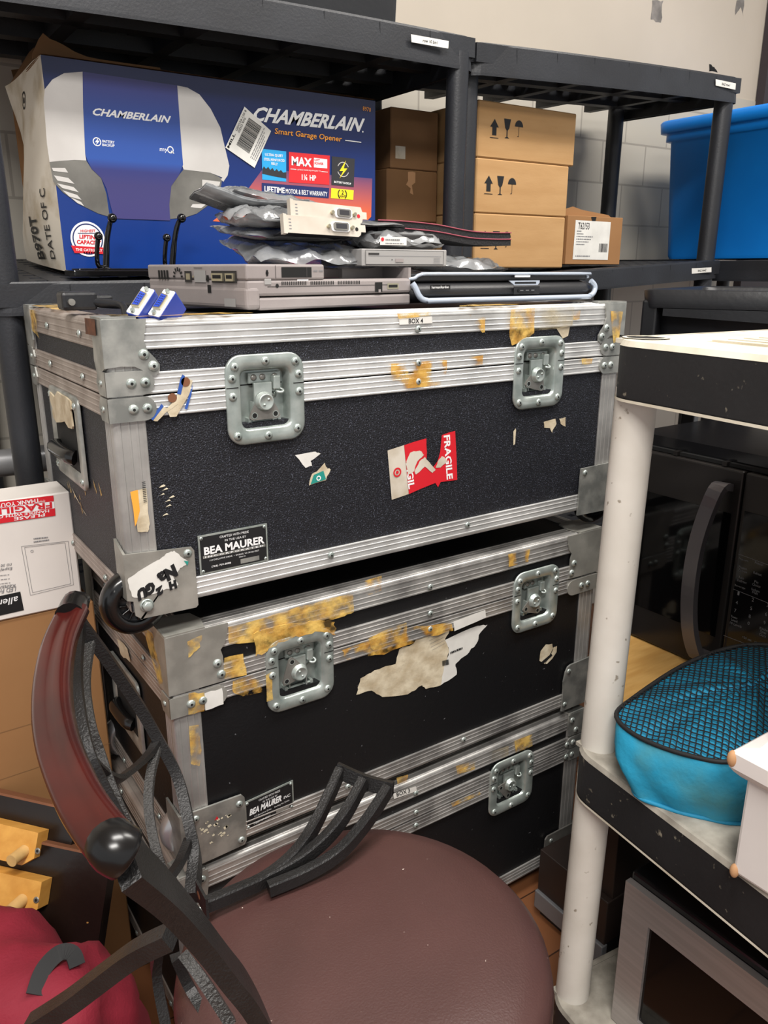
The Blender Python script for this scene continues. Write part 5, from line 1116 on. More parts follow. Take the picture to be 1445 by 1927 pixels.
# two expansion cards
def card(lb, A, y, rnd):
    tl_, tr_, br2, bl2 = A
    O = Vector((bl2[0], y, bl2[1])); U = Vector((br2[0]-bl2[0], 0, br2[1]-bl2[1])); Vv = Vector((tl_[0]-bl2[0], .004, tl_[1]-bl2[1]))
    W_ = U.length; H_ = Vv.length; fr = FO(O, U, Vv)
    t = thing('expansion_card', O+U*.5, lb, 'computer card', 'expansion cards on the laptop')
    b = MB(); b.prism([(0, 0), (W_*.90, 0), (W_*.93, H_*.12), (W_*.94, H_*.3), (W_, H_*.3), (W_, H_*.72), (W_*.94, H_*.72), (W_*.92, H_), (0, H_)], fr, 0, .0012, 'bracket_white')
    b.prism([(-W_*.045, -.001), (-W_*.0, -.001), (0, H_+.001), (-W_*.04, H_+.002)], fr, -.008, .0012, 'bracket_white')
    for k in range(4): b.quad(W_*.02, W_*.05, H_*(.2+.18*k), H_*(.26+.18*k), fr, 'grey_print', .0014)
    b.disc(W_*.88, H_*.45, .0026, fr, 'red_sticker' if rnd else 'hole', .0016); b.build('bracket', t)
    b = MB(); x0_ = W_*.54; x1_ = W_*.78
    b.prism(rrect(x0_, x1_, H_*.22, H_*.80, H_*.2, 4), fr, .001, .0035, 'white_print'); b.prism(rrect(x0_+.003, x1_-.003, H_*.30, H_*.74, H_*.12, 4), fr, .001, .006, 'zinc_dark'); b.quad(x0_+.006, x1_-.006, H_*.38, H_*.66, fr, 'label_dark', .0063)
    for xx in (x0_-.004, x1_+.004): o = fr(xx, H_*.5, .001); b.cyl(o, fr(xx, H_*.5, .006), .0026, 'port_metal', 6)
    b.build('video_port', t)
    b = MB(); b.prism([(0, H_*.2), (W_*.9, H_*.2), (W_*.9, H_*.28), (0, H_*.28)], fr, -.07, 0, 'label_dark'); b.build('circuit_board', t)
card('upper expansion card with a white metal bracket and red dot in the pile', [(0.2882,1.2706),(0.4059,1.2598),(0.3987,1.2435),(0.2843,1.2488)], .085, 1)
card('lower expansion card with a white metal bracket and black hole in the pile', [(0.2755,1.2516),(0.3955,1.2425),(0.3936,1.2263),(0.2715,1.2298)], .08, 0)
bag('antistatic_bag', 'thin dark bag edge sticking out under the white card brackets', (.36, .135, zt+.058), .22, .08, .008, 0, 61, rx=.1, crumple=.2)

# VGA splitter lead
t = thing('video_splitter_cable', (.09, .08, Z1T+.004), 'dark video splitter lead with two blue plugs at the front left of the top case', 'cable')
def vga(A, y, lb=None):
    c, u, v = [Vector((p[0], y, p[1])) for p in A]
    U = (u-c); V_ = (v-c); U.y = .004; V_.y = .012
    fr = FO(c, U, V_); a = .0195; h = .0080
    b = MB(); b.prism(rrect(-a, a, -h*1.05, h*1.05, .002, 3), fr, -.03, -.0012, 'vga_blue'); pl = b.build('plug', t)
    b = MB(); b.prism(rrect(-a+.0008, a-.0008, -h, h, .0015, 3), fr, -.0012, 0, 'white_print')
    b.prism([(-.0095, -.0048), (.0095, -.0048), (.011, .0048), (-.011, .0048)], fr, 0, .004, 'port_metal'); b.decal([(-.0082, -.0038), (.0082, -.0038), (.0096, .0038), (-.0096, .0038)], fr, 'vga_blue', .0043)
    for r_ in range(3):
        for k in range(5): b.disc(-.0062+.0031*k, -.0022+.0022*r_, .0007, fr, 'hole', .0046, 6)
    for s in (-1, 1): b.cyl(fr(s*.0155, 0, 0), fr(s*.0155, 0, .004), .0026, 'zinc', 6)
    tag(b.build('plug_face', pl), 'white plug face with blue pin block')
    return fr(0, 0, -.03)
e1 = vga([(0.0484,1.1498),(0.0592,1.1618),(0.0429,1.1557)], .015); e2 = vga([(0.071,1.1471),(0.082,1.1593),(0.0665,1.1519)], .01)
b = MB(); zc = Z1T+.012
b.tube([e1, e1+Vector((-.02, .02, -.004)), (.05, .09, zc), (.03, .12, zc+.003), (.02, .13, zc+.004)], .0045, 'black_plastic', 10)
b.tube([e2, e2+Vector((-.01, .03, -.006)), (.07, .1, zc-.003), (.04, .125, zc), (.02, .135, zc+.003)], .0045, 'black_plastic', 10); b.build('cable', t)
b = MB(); b.box(-.012, .03, .12, .15, Z1T+.006, Z1T+.028, 'black_plastic', .004); b.box(.025, .05, .124, .146, Z1T+.009, Z1T+.024, 'black_plastic', .004); b.cyl((-.002, .12, Z1T+.016), (-.002, .115, Z1T+.016), .004, 'zinc_dark', 12); b.build('connector', t)

# ------------------------------------------------------------------ left side: cartons, tube, table leaves, red bag
t = thing('cardboard_carton', (-.35, .375, 0), 'tall brown cardboard carton standing behind the white mirror carton', 'carton', 'brown cartons left of the cases')
b = MB(); b.box(-.75, .02, .347, .405, 0, .776, 'cardboard_brown', .002, 1); b.build('carton_body', t)
t = thing('cardboard_carton', (-.37, .305, 0), 'brown cardboard carton under the white mirror carton, left of the middle case', 'carton', 'brown cartons left of the cases')
b = MB(); b.box(-.78, .019, .272, .342, 0, .699, 'cardboard_brown', .002, 1)
fr = FY(.272); b.line((-.4, .52), (.0, .525), .0012, fr, 'cardboard_dark', .0004); b.line((-.4, .44), (.02, .45), .001, fr, 'cardboard_dark', .0004); b.build('carton_body', t)
t = thing('mirror_carton', (-.35, .30, .70), 'white carton upside down with red and white fragile tape, left of the top case', 'carton')
b = MB(); wy = .268; b.box(-.75, .0025, wy, .342, .7005, .876, 'carton_white', .002, 1)
fr = FY(wy)
def ux(A): return A
b.decal([(-0.1531,0.7084),(-0.0797,0.7097),(-0.0811,0.7391),(-0.1491,0.7381)], fr, 'black_print', .0006); b.text('allen + roth', *[(-0.0847,0.7334),(-0.1566,0.7319),(-0.0873,0.7232)], fr, 'white_print', .0010, .01)
b.text('LED Framed', *[(-0.0856,0.7484),(-0.1238,0.7499),(-0.0872,0.7414)], fr, 'grey_print', .0008, .01); b.text('Rectangular', *[(-0.0857,0.7533),(-0.123,0.7561),(-0.087,0.7487)], fr, 'grey_print', .0008, .01)
b.text('Espejo', *[(-0.0867,0.7796),(-0.1062,0.7797),(-0.0881,0.7742)], fr, 'grey_print', .0008, .01); b.text('no se e', *[(-0.0868,0.7844),(-0.1061,0.7853),(-0.088,0.7806)], fr, 'grey_print', .0008)
for k in range(4): b.dashes(*[(-0.0923,0.7686),(-0.1311,0.7715),(-0.0925,0.7671)] if k == 0 else [(p[0]-.0, p[1]-.0062*k) for p in [(-0.0923,0.7686),(-0.1311,0.7715),(-0.0925,0.7671)]], fr, 'grey_print', .0008)
for p, q in ((0, 1), (1, 2), (2, 3), (3, 0)):
    for A in ([(-0.0715,0.8062),(-0.0079,0.802),(-0.0078,0.7332),(-0.0685,0.7304)], [(-0.0675,0.8038),(-0.0126,0.8004),(-0.0113,0.7357),(-0.0652,0.7338)]): b.line(A[p], A[q], .0005, fr, 'grey_print', .0008)
b.ring(*[(-0.0584,0.7964)][0], .0014, .002, fr, 'grey_print', .0008, 14)
b.dashes(*[(-0.0346,0.8144),(-0.0547,0.8158),(-0.035,0.8112)], fr, 'grey_print', .0008); b.dashes(*[(-0.0336,0.8102),(-0.0552,0.8111),(-0.034,0.807)], fr, 'grey_print', .0008)
b.build('carton_body', t)
b = MB(); b.decal([(-0.1431,0.8772),(-0.0205,0.8736),(-0.0211,0.8434),(-0.1475,0.8456)], fr, 'white_print', .0008); b.decal([(-0.1431,0.8772),(-0.0205,0.8736),(-0.0208,0.865),(-0.1442,0.8692)], fr, 'red_sticker', .0011); b.decal([(-0.1461,0.8559),(-0.0205,0.8546),(-0.0211,0.8434),(-0.1475,0.8456)], fr, 'red_sticker', .0011)
b.text('**THANK YOU**', *[(-0.0322,0.8723),(-0.0975,0.8735),(-0.0323,0.866)], fr, 'white_print', .0014, .02); b.text('FRAGILE', *[(-0.0237,0.8646),(-0.0997,0.867),(-0.0241,0.8552)], fr, 'red_sticker', .0014, .03)
b.text('HANDLE WITH CARE', *[(-0.0286,0.8539),(-0.1098,0.8564),(-0.029,0.85)], fr, 'white_print', .0014, .02); b.text('PLEASE', *[(-0.0349,0.8498),(-0.0758,0.8505),(-0.0354,0.8451)], fr, 'white_print', .0014, .02)
b.build('fragile_tape', t)
t = thing('metal_tube', (-.2, .62, .83), 'silver grey metal tube lying behind the left shelf post', 'tube')
b = MB(); b.cyl((-.6, .60, .857), (.25, .60, .857), .024, 'tube_grey', 28); b.cyl((-.61, .60, .857), (-.6, .60, .857), .026, 'zinc_dark', 28); b.build('tube_body', t)
def table_leaf(lb, A, zt_, z_cl, dow, left):
    (xa, ya), (xb, yb) = A
    u = Vector((xb-xa, yb-ya, 0)).normalized(); away = Vector((-u.y, u.x, 0)); v = away*.42+Vector((0, 0, .907))
    O = Vector((xb, yb, zt_)); fr = FO(O, u, v)
    t = thing('table_leaf', O, lb, 'table leaf', 'dark table leaves with wooden cleats')
    b = MB(); b.prism([(left, -.50), (.05, -.50), (.05, 0), (left, 0)], fr, -.018, 0, 'dark_board'); b.prism([(left, -.003), (.05, -.003), (.05, .0005), (left, .0005)], fr, -.0185, .0006, 'copper_wood'); b.build('panel', t)
    b = MB(); c0, c1, x1_ = z_cl; b.prism([(left, c0), (x1_-.018, c0), (x1_, c0+.013), (x1_, c1), (left, c1)], fr, 0.001, .024, 'peg_wood'); cl_ = b.build('cleat', t)
    for d in dow:
        b = MB(); b.cyl(fr(d, (c0+c1)/2-.004, .022), fr(d, (c0+c1)/2-.012, .048), .0085, 'dowel_wood', 20); b.build('dowel', cl_)
    for d in dow:
        b = MB()
        o = fr(d+.022, (c0+c1)/2, .0242); n_ = (fr(0, 0, 1)-fr(0, 0, 0)); b.lathe(o, n_, [(.0045, 0), (.004, .001), (.002, .0004), (0, .0004)], 'zinc_dark', 14); b.disc(d+.022, (c0+c1)/2, .002, fr, 'hole', .0254, 8)
        b.build('screw', cl_)
table_leaf('dark table leaf leaning behind with a pale wooden cleat and dowel', [(-0.1495,0.2475),(-0.0964,0.1818)], .44, (-.082, -.034, .010), (-.008,), -.15)
table_leaf('front dark table leaf with a pale wooden cleat, just above the red bag', [(-0.1612,0.2083),(-0.0745,0.1069)], .40, (-.092, -.043, -.036), (-.062, -.134), -.24)
# red cloth bag
t = thing('cloth_bag', (-.2, -.02, 0), 'crumpled red cloth bag on the floor left of the chair back', 'bag')
b = MB(); V = []; F = []; nu, nv = 48, 20; cx, cy = -.265, -.075
for j in range(nv+1):
    v = j/nv
    for i in range(nu):
        a = 2*PI*i/nu; rr = math.sin(min(1, v*1.02)*PI*.5)**.55
        z = .41*math.cos(v*PI/2)**.75
        n1 = noise.noise(Vector((math.cos(a)*rr*2.2, math.sin(a)*rr*2.2, z*4+3)))+.5*noise.noise(Vector((math.cos(a)*rr*6, math.sin(a)*rr*5, z*7)))
        n2 = abs(noise.noise(Vector((math.cos(a)*rr*3+4, math.sin(a)*rr*3, z*5)))); k = 1+.13*n1-.16*max(0, .16-n2)/.16*.5
        V.append((cx+.235*rr*k*math.cos(a), cy+.245*rr*k*math.sin(a), max(.001, z*(1+.10*n1))))
for j in range(nv):
    for i in range(nu): F.append((j*nu+i, j*nu+(i+1) % nu, (j+1)*nu+(i+1) % nu, (j+1)*nu+i))
b.add(V, F, 'red_cloth', True); b.build('bag_body', t)
b = MB(); V = []; F = []
for j in range(9):
    for i in range(13):
        u, v = i/12, j/8
        x = -.44+.235*u; y = -.20+.19*v; V.append((x, y, .425-.21*max(0, .5-v)**1.3-.06*u*u+.018*math.sin(u*7+v*3)*v+.01*noise.noise(Vector((u*5, v*5, 1)))))
for j in range(8):
    for i in range(12): a = j*13+i; F.append((a, a+1, a+14, a+13))
b.add(V, F, 'red_cloth', True); b.build('bag_flap', t)
b = MB(); pts = [(-0.18,-0.1322),(-0.1659,-0.1131),(-0.1461,-0.1026),(-0.1332,-0.1078),(-0.1314,-0.1195)]
b.sweep([(x, y, .425+.012*i*(4-i)/4) for i, (x, y) in enumerate(pts)], [(-.009, -.001), (.009, -.001), (.009, .001), (-.009, .001)], (.2, -.5, .8), 'mesh_black'); b.build('strap', t)

# ------------------------------------------------------------------ chair
CX, CY2, CZ, CR = .130, -.318, .483, .205
t = thing('chair', (CX, CY2, 0), 'metal chair with round brown vinyl seat and curved mahogany back rail', 'chair')
b = MB(); b.lathe((CX, CY2, CZ-.062), (0, 0, 1), [(0, 0), (CR-.012, 0), (CR-.002, .008), (CR+.001, .024), (CR-.002, .038), (CR-.012, .050), (CR-.035, .058), (CR-.09, .0615), (0, .063)], 'seat_vinyl', 64); b.build('seat', t)
b = MB(); b.lathe((CX, CY2, CZ-.088), (0, 0, 1), [(CR-.03, 0), (CR-.012, 0), (CR-.012, .025), (CR-.03, .025), (CR-.03, 0)], 'chair_metal', 48); b.build('seat_frame', t)
for a in (.6, 2.2, 3.7, 5.3):
    b = MB(); p = Vector((CX+(CR-.03)*math.cos(a), CY2+(CR-.03)*math.sin(a), CZ-.08)); q = Vector((CX+(CR+.03)*math.cos(a), CY2+(CR+.03)*math.sin(a), 0.0))
    b.sweep([p, q], [(-.011, -.011), (.011, -.011), (.011, .011), (-.011, .011)], (-math.sin(a), math.cos(a), 0), 'chair_metal', 0); b.build('leg', t)
NB = Vector((.93, -.15, .3))
def bar(name, pts, w_, th, m='chair_metal', nrm=None):
    b = MB(); P_ = [(-w_/2, -th/2), (-w_/2+.002, th/2), (w_/2-.002, th/2), (w_/2, -th/2)]
    b.sweep(pts, P_, nrm or NB, m, 5); return b.build(name, t)
far = [(-0.0674,0.002,0.8102),(-0.0564,-0.004,0.7807),(-0.033,-0.0061,0.7305),(-0.0058,-0.0083,0.6671),(0.0141,-0.0194,0.6106),(0.0277,-0.0386,0.5624),(0.0251,-0.0756,0.5186),(0.0208,-0.1006,0.487),(-0.0005,-0.1437,0.4705)]
bar('back_upright', far, .023, .013)
near = [p+(z,) for p, z in zip([(-0.1463,-0.4608)]+[(-0.1135,-0.4219)]+[(-0.0865,-0.4095)]+[(-0.0651,-0.4107)]+[(-0.0479,-0.4127)]+[(-0.0299,-0.4096)]+[(-0.0114,-0.3998)], (.822, .75, .69, .64, .60, .54, .46))]
bar('back_upright', near, .044, .014)
rail = [(-0.0603,-0.0028,0.7928),(-0.0853,-0.073,0.7656),(-0.0973,-0.1248,0.7429),(-0.1018,-0.1674,0.7185),(-0.0948,-0.1814,0.6855),(-0.084,-0.1959,0.6426),(-0.0792,-0.2192,0.6144)]
bar('rail_band', rail, .012, .014)
bar('back_scroll', [(-0.0509,-0.0074,0.7662),(-0.0744,-0.0643,0.7454),(-0.0847,-0.1136,0.7216),(-0.0815,-0.1287,0.6896),(-0.0808,-0.1529,0.6699),(-0.0727,-0.1755,0.6268),(-0.0541,-0.1704,0.5736)], .0095, .010, 'chair_rough')
bar('back_scroll', [(-0.1037,-0.1661,0.7221),(-0.0893,-0.1569,0.6891),(-0.0652,-0.1258,0.6504),(-0.0318,-0.0783,0.6252),(-0.005,-0.0423,0.6133),(0.01,-0.0243,0.6147)], .0095, .010)
bar('back_scroll', [(0.0076,-0.0297,0.6085),(-0.0158,-0.0709,0.5986),(-0.0318,-0.1108,0.5826),(-0.0377,-0.1485,0.5541),(-0.0331,-0.1572,0.527)], .0095, .010, 'chair_rough')
bar('back_scroll', [(0.0193,-0.0886,0.5062),(-0.0041,-0.12,0.5055),(-0.0344,-0.164,0.5254)], .011, .010)
bar('back_scroll', [(-0.069,-0.3169,0.5743),(-0.0597,-0.344,0.5584),(-0.0445,-0.3613,0.5179)], .011, .010, 'chair_rough')
bar('back_scroll', [(-0.0743,-0.2585,0.5416),(-0.0786,-0.2519,0.5008),(-0.0796,-0.2718,0.4528)], .013, .010)
bar('back_scroll', [(-0.0612,-0.2634,0.5209),(-0.0505,-0.268,0.4775),(-0.0459,-0.3115,0.4693)], .011, .010)
# mahogany rail on top, outside the band
pts = [Vector(p+(z,)) for p, z in zip([(-0.0818,-0.0756),(-0.1098,-0.1413),(-0.1317,-0.2109),(-0.1461,-0.2723),(-0.1539,-0.3235),(-0.157,-0.3669),(-0.1575,-0.4104),(-0.1548,-0.445),(-0.1512,-0.468)], (.835,)*9)]
b = MB(); prof = [(-.0165, -.006), (-.016, .003), (-.010, .008), (-.003, .0055), (.003, .0055), (.010, .0085), (.0145, .006), (.016, -.001), (.013, -.006)]
b.sweep(pts, prof, (-.35, -.25, .9), 'mahogany', 4, True); b.build('top_rail', t)
b = MB(); b.tube([pts[0]+(pts[0]-pts[1])*.55+Vector((.004, 0, -.004)), pts[0]+(pts[0]-pts[1])*.3, pts[0]*.8+pts[1]*.2], [.009, .0145, .0155], 'cap_black', 16, 4); b.build('end_cap', t)
b = MB(); e_ = pts[-1]-pts[-2]; b.tube([pts[-1]-e_*.25, pts[-1]+e_*.05, pts[-1]+e_*.2+Vector((.006, 0, -.006))], [.0165, .0168, .0135], 'cap_black', 18, 4); b.build('end_cap', t)
# lower arm running out to the left
arm = [p+(z,) for p, z in zip([(-0.0906,-0.3574)]+[(-0.115,-0.3381)]+[(-0.1414,-0.3172)]+[(-0.1687,-0.2974)]+[(-0.1982,-0.2743)], (.64, .62, .59, .56, .53))]
b = MB(); b.sweep(arm, [(-.009, -.008), (-.009, .008), (.009, .008), (.009, -.008)], (0, 0, 1), 'chair_metal', 5); b.build('arm_bar', t)
# loose three-pronged bracket lying across the seat
t = thing('chair_bracket', (.08, -.2, CZ), 'loose black metal bracket with three curved prongs lying across the brown seat', 'bracket')
zS = CZ+.012
def prong(A, zs): return [tuple(p)+(z,) for p, z in zip(A, zs)]
sq = [(-.0062, -.008), (-.0062, .006), (-.0046, .008), (.0046, .008), (.0062, .006), (.0062, -.008)]
p1 = [(-0.0037,-0.1927),(0.0316,-0.1943),(0.0723,-0.1936)]+[(0.1146,-0.1888)]+[(0.1504,-0.1783)]+[(0.2058,-0.143)]
p2 = [(0.0723,-0.1936)]+[(0.113,-0.1969)]+[(0.151,-0.1976)]+[(0.1829,-0.1931)]+[(0.2199,-0.1769)]
p3 = [(0.0692,-0.2065)]+[(0.1187,-0.2124)]+[(0.1618,-0.2144)]+[(0.2048,-0.2073)]+[(0.2454,-0.1957)]
for nm, A, zs in (('prong', p1, (.50, .50, .50, .512, .535, .565)), ('prong', p2, (.5, .507, .522, .542, .565)), ('prong', p3, (.496, .5, .51, .53, .555))):
    b = MB(); b.sweep(prong(A, zs), sq, (0, 0, 1), 'chair_metal', 5); b.build(nm, t)
b = MB(); a_, c_ = Vector(tuple(p1[-1])+(.565,)), Vector(tuple(p3[-1])+(.555,)); d_ = (c_-a_).normalized()
b.sweep([a_-d_*.006, (a_+c_)/2+Vector((0, 0, -.004)), c_+d_*.006], [(-.009, -.004), (-.009, .004), (.009, .004), (.009, -.004)], (-.5, -.8, .2), 'chair_metal', 3); b.build('end_plate', t)
b = MB(); o = Vector(tuple(p1[0])+(.502,)); u = (Vector(tuple(p1[1])+(.502,))-o).normalized(); fr = FO(o, (-u.y, u.x, 0), (0, 0, 1))
b.prism([(-.012, -.012), (.022, -.012), (.022, .015), (-.012, .015)], fr, -.0015, .0015, 'chair_metal'); b.disc(.012, .003, .005, fr, 'copper_wood', .0018, 16); b.disc(.012, .003, .005, fr, 'copper_wood', -.0018, 16); b.build('screw_plate', t)

# ------------------------------------------------------------------ white and black shelving unit on the right
WX1, WY0, WY1 = 1.165, -1.12, -.216
t = wsh = thing('shelving_unit', (.589, -.249, 0), 'white and black plastic shelving unit at right in front of the black microwave', 'shelving unit')
PA = [(0.59,0.9921),(0.5695,0.0353)]
sl = (PA[0][0]-PA[1][0])/(PA[0][1]-PA[1][1])
def wloop(e, z, r=.055): return [Vector((x, y, z)) for x, y in rrect(WX0+e, WX1-e, WY0+e, WY1-e, r, 8)]
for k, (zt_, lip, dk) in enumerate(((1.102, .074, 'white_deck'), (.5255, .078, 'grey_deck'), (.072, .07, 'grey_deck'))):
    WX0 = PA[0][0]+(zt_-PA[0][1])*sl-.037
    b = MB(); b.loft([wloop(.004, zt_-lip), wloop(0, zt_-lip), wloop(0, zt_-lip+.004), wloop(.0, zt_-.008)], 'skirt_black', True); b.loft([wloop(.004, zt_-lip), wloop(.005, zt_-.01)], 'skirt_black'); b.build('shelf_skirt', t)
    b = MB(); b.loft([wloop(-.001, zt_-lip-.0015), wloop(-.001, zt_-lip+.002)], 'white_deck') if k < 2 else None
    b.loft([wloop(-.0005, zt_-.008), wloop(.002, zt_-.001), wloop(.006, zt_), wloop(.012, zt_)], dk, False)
    # deck with slots
    cols = [WX0+.012, WX0+.085]; x = WX0+.085
    b.box(WX0+.012, WX1-.012, WY1-.10, WY1-.012, zt_-.006, zt_-.0004, dk); b.box(WX0+.012, WX1-.012, WY0+.012, WY0+.1, zt_-.006, zt_-.0004, dk)
    b.box(WX0+.012, WX0+.07, WY0+.1, WY1-.10, zt_-.006, zt_-.0004, dk); b.box(WX1-.07, WX1-.012, WY0+.1, WY1-.10, zt_-.006, zt_-.0004, dk)
    while x < WX1-.08: b.box(x-.003, x+.014, WY0+.1, WY1-.10, zt_-.006, zt_+.0012, dk); x += .028
    b.box(WX0+.012, WX1-.012, WY0+.1, WY1-.10, zt_-.012, zt_-.008, dk)
    for xx, yy in ((.589, -.252), (WX1-.036, -.265), (.589, WY0+.036), (WX1-.036, WY0+.036)):
        if k == 0: b.disc(xx+.006, yy-.0, .024, FZ(zt_), 'hole', .0004, 28); b.ring(xx+.006, yy, .024, .029, FZ(zt_), dk, .0012, 28)
    b.build('shelf_deck', t)
for xx, yy in ((PA[0][0], -.249), (WX1-.036, -.265), (.589, WY0+.036), (WX1-.036, WY0+.036)):
    b = MB(); d = (1.03-PA[0][1])*sl if yy == -.249 else 0; d0 = -PA[0][1]*sl if yy == -.249 else 0
    b.cyl((xx+d0, yy, 0), (xx+d, yy, 1.04), .0262, 'white_plastic', 40); b.build('post', t)
wsh.rotation_euler = (0, 0, math.radians(-6))
# narrow cabinet with a pale wooden top between the shelf and the cases
t = thing('cabinet', (.98, -.13, 0), 'narrow dark brown cabinet with a pale wooden top between the cases and the white shelf', 'cabinet')
b = MB(); b.box(.705, 1.12, -.205, -.150, .15, .51, 'cab_brown', .002); b.box(.692, 1.13, -.207, -.045, .06, .15, 'cab_brown', .002); b.build('cabinet_body', t)
b = MB(); b.box(.70, 1.12, -.205, -.048, 0, .06, 'black_plastic', .001); b.box(.686, .70, -.2085, -.044, .022, .06, 'kick_grey', .002); b.build('plinth', t)
b = MB(); b.prism([(.70, -.2085), (1.14, -.2085), (1.14, -.012), (.935, -.012), (.70, -.148)], FZ(.5105), 0, .017, 'wood_light'); b.build('wooden_top', t)

# ------------------------------------------------------------------ black microwave
t = thing('microwave', (1.08, -.3, .528), 'large black microwave with a curved handle behind the white post', 'microwave')
mx, my0, my1, mz0, mz1 = .90, -.66, .004, .5285, .885
b = MB(); b.box(mx+.03, mx+.25, my0, my1, mz0, mz1, 'mw_black', .006); b.build('microwave_body', t)
b = MB(); fx = FX(mx+.005)
b.prism([(my0, mz1-.002), (my1, mz1-.002), (my1, mz1+.022), (my0, mz1+.022)], FX(mx+.02), -.22, 0, 'mw_black')
for k in range(7): b.box(mx+.012+.0, mx+.03, my0+.02+.093*k, my0+.1+.093*k, mz1-.003, mz1+.003, 'hole')
for k in range(8): b.box(mx+.006, mx+.03, my0+.008+.093*k, my0+.016+.093*k, mz1-.003, mz1+.004, 'mw_panel')
b.build('top_vent', t)
dy0 = -.222
b = MB(); b.box(mx, mx+.028, dy0, my1, mz0+.002, mz1-.004, 'mw_panel', .003)
b.quad(dy0+.012, my1-.01, mz0+.065, mz1-.075, FX(mx), 'mw_glass', .0008); dr = b.build('door', t)
hp = [Vector((.872, *[(-0.2006,0.848)][0])), Vector((.858, *[(-0.1802,0.7706)][0])), Vector((.853, *[(-0.1775,0.6878)][0])), Vector((.858, *[(-0.1865,0.6136)][0])), Vector((.872, *[(-0.2057,0.5628)][0]))]
yh = sum(p.y for p in hp)/5
hp = [Vector((p.x, yh+(p.y-yh)*.55, p.z)) for p in hp]
b = MB(); b.sweep([Vector((mx, hp[0].y, hp[0].z+.004))]+hp+[Vector((mx, hp[-1].y, hp[-1].z-.004))], [(-.012, -.006), (-.012, .006), (.012, .006), (.012, -.006)], [(-.3, 0, 1)]+[(-1, 0, .15), (-1, 0, .1), (-1, 0, 0), (-1, 0, -.1), (-1, 0, -.15)]+[(-.3, 0, -1)], 'mw_handle', 5); b.build('door_handle', dr)
b = MB(); b.box(mx, mx+.028, my0, dy0-.003, mz0+.002, mz1-.004, 'mw_panel', .003); b.quad(my0+.005, dy0-.010, mz0+.035, mz1-.065, FX(mx), 'mw_glass', .0008); fx = FX(mx)
def lab(s, px, h): 
    (y, z) = px; w_ = len(s)*h*.55
    b.text(s, (y, z), (y-w_, z), (y, z+h), fx, 'grey_print', .0012)
for s, p, h in (('Popcorn', [(-0.2338,0.7391)][0], .0042), ('Potato', [(-0.261,0.7412)][0], .0042), ('Frozen', [(-0.2356,0.726)][0], .0042), ('Entree', [(-0.2364,0.7208)][0], .0042), ('Reheat', [(-0.2608,0.7241)][0], .0042), ('Auto', [(-0.2371,0.7091)][0], .0042), ('Defrost', [(-0.236,0.7033)][0], .0042),
    ('Fit', [(-0.2646,0.7101)][0], .0042), ('Choice', [(-0.2618,0.7046)][0], .0042), ('Beverage', [(-0.2328,0.693)][0], .0042), ('Soften', [(-0.2612,0.6962)][0], .0042), ('Melt', [(-0.2637,0.6916)][0], .0042), ('1', [(-0.2393,0.6804)][0], .006), ('2', [(-0.2647,0.6782)][0], .006), ('3', [(-0.29,0.6782)][0], .006), ('4', [(-0.2387,0.6643)][0], .006), ('5', [(-0.2641,0.6633)][0], .006), ('6', [(-0.2896,0.6627)][0], .006),
    ('7', [(-0.2379,0.6499)][0], .006), ('8', [(-0.2634,0.6492)][0], .006), ('9', [(-0.2891,0.6478)][0], .006), ('0', [(-0.2633,0.637)][0], .006), ('Power', [(-0.2337,0.6389)][0], .0042), ('Level', [(-0.2344,0.6335)][0], .0042), ('10 Levels', [(-0.2334,0.6274)][0], .0042), ('Kitchen', [(-0.2843,0.6377)][0], .0042), ('Timer', [(-0.2851,0.6325)][0], .0042), ('Clock', [(-0.285,0.6269)][0], .0042), ('+30 sec', [(-0.2576,0.6113)][0], .0042), ('OK/START', [(-0.2791,0.6105)][0], .0042), ('Turntable', [(-0.2563,0.5936)][0], .0042)): lab(s, p, h)
for p, q in (([(-0.2315,0.7484)][0], [(-0.2905,0.7451)][0]), ([(-0.2307,0.6876)][0], [(-0.2952,0.6846)][0]), ([(-0.225,0.603)][0], [(-0.2982,0.6044)][0])): b.line(p, q, .0006, fx, 'grey_print', .0012)
b.build('control_panel', t)

# ------------------------------------------------------------------ teal mesh-topped bag on the middle shelf
t = thing('mesh_bag', (.68, -.4, .526), 'teal cloth bag with a black mesh top on the middle shelf', 'bag')
base = [(0.5308,-0.35),(0.5362,-0.3943),(0.5602,-0.4355),(0.5924,-0.4694)]+[(.68, -.498), (.78, -.49), (.83, -.42), (.80, -.34), (.72, -.30), (.61, -.305)]
rim = [p+(z,) for p, z in zip([(0.5477,-0.2989),(0.5328,-0.3506)]+[(0.5426,-0.418)]+[(0.5706,-0.4644)], (.605, .605, .612, .62))]+[(.66, -.505, .632), (.79, -.50, .65), (.85, -.44, .66), (.81, -.335, .655), (.72, -.29, .635), (.595, -.285, .61)]
def closed(pts, k): 
    P_ = [Vector(p) for p in pts]; n = len(P_); out = []
    for i in range(n):
        p0, p1, p2, p3 = P_[i-1], P_[i], P_[(i+1) % n], P_[(i+2) % n]
        for j in range(k):
            q = j/k; out.append(.5*((2*p1)+(p2-p0)*q+(2*p0-5*p1+4*p2-p3)*q*q+(3*p1-p0-3*p2+p3)*q**3))
    return out
B0 = closed([(x, y, .527) for x, y in base], 6); R0_ = closed(rim, 6); n = len(B0)
rings = []
for k in range(9):
    s = k/8; rings.append([Vector((B0[i].x*(1-s)+R0_[i].x*s, B0[i].y*(1-s)+R0_[i].y*s, B0[i].z*(1-s)+R0_[i].z*s))+(Vector((B0[i].x-.70, B0[i].y+.395, 0)).normalized())*(.012*math.sin(s*PI)+.005*noise.noise(Vector((i*.25, s*3, 0)))) for i in range(n)])
b = MB(); b.loft(rings, 'teal_dirty', True, True); b.tube(B0+[B0[0]], .003, 'teal_cloth', 8, 0); b.build('bag_wall', t)
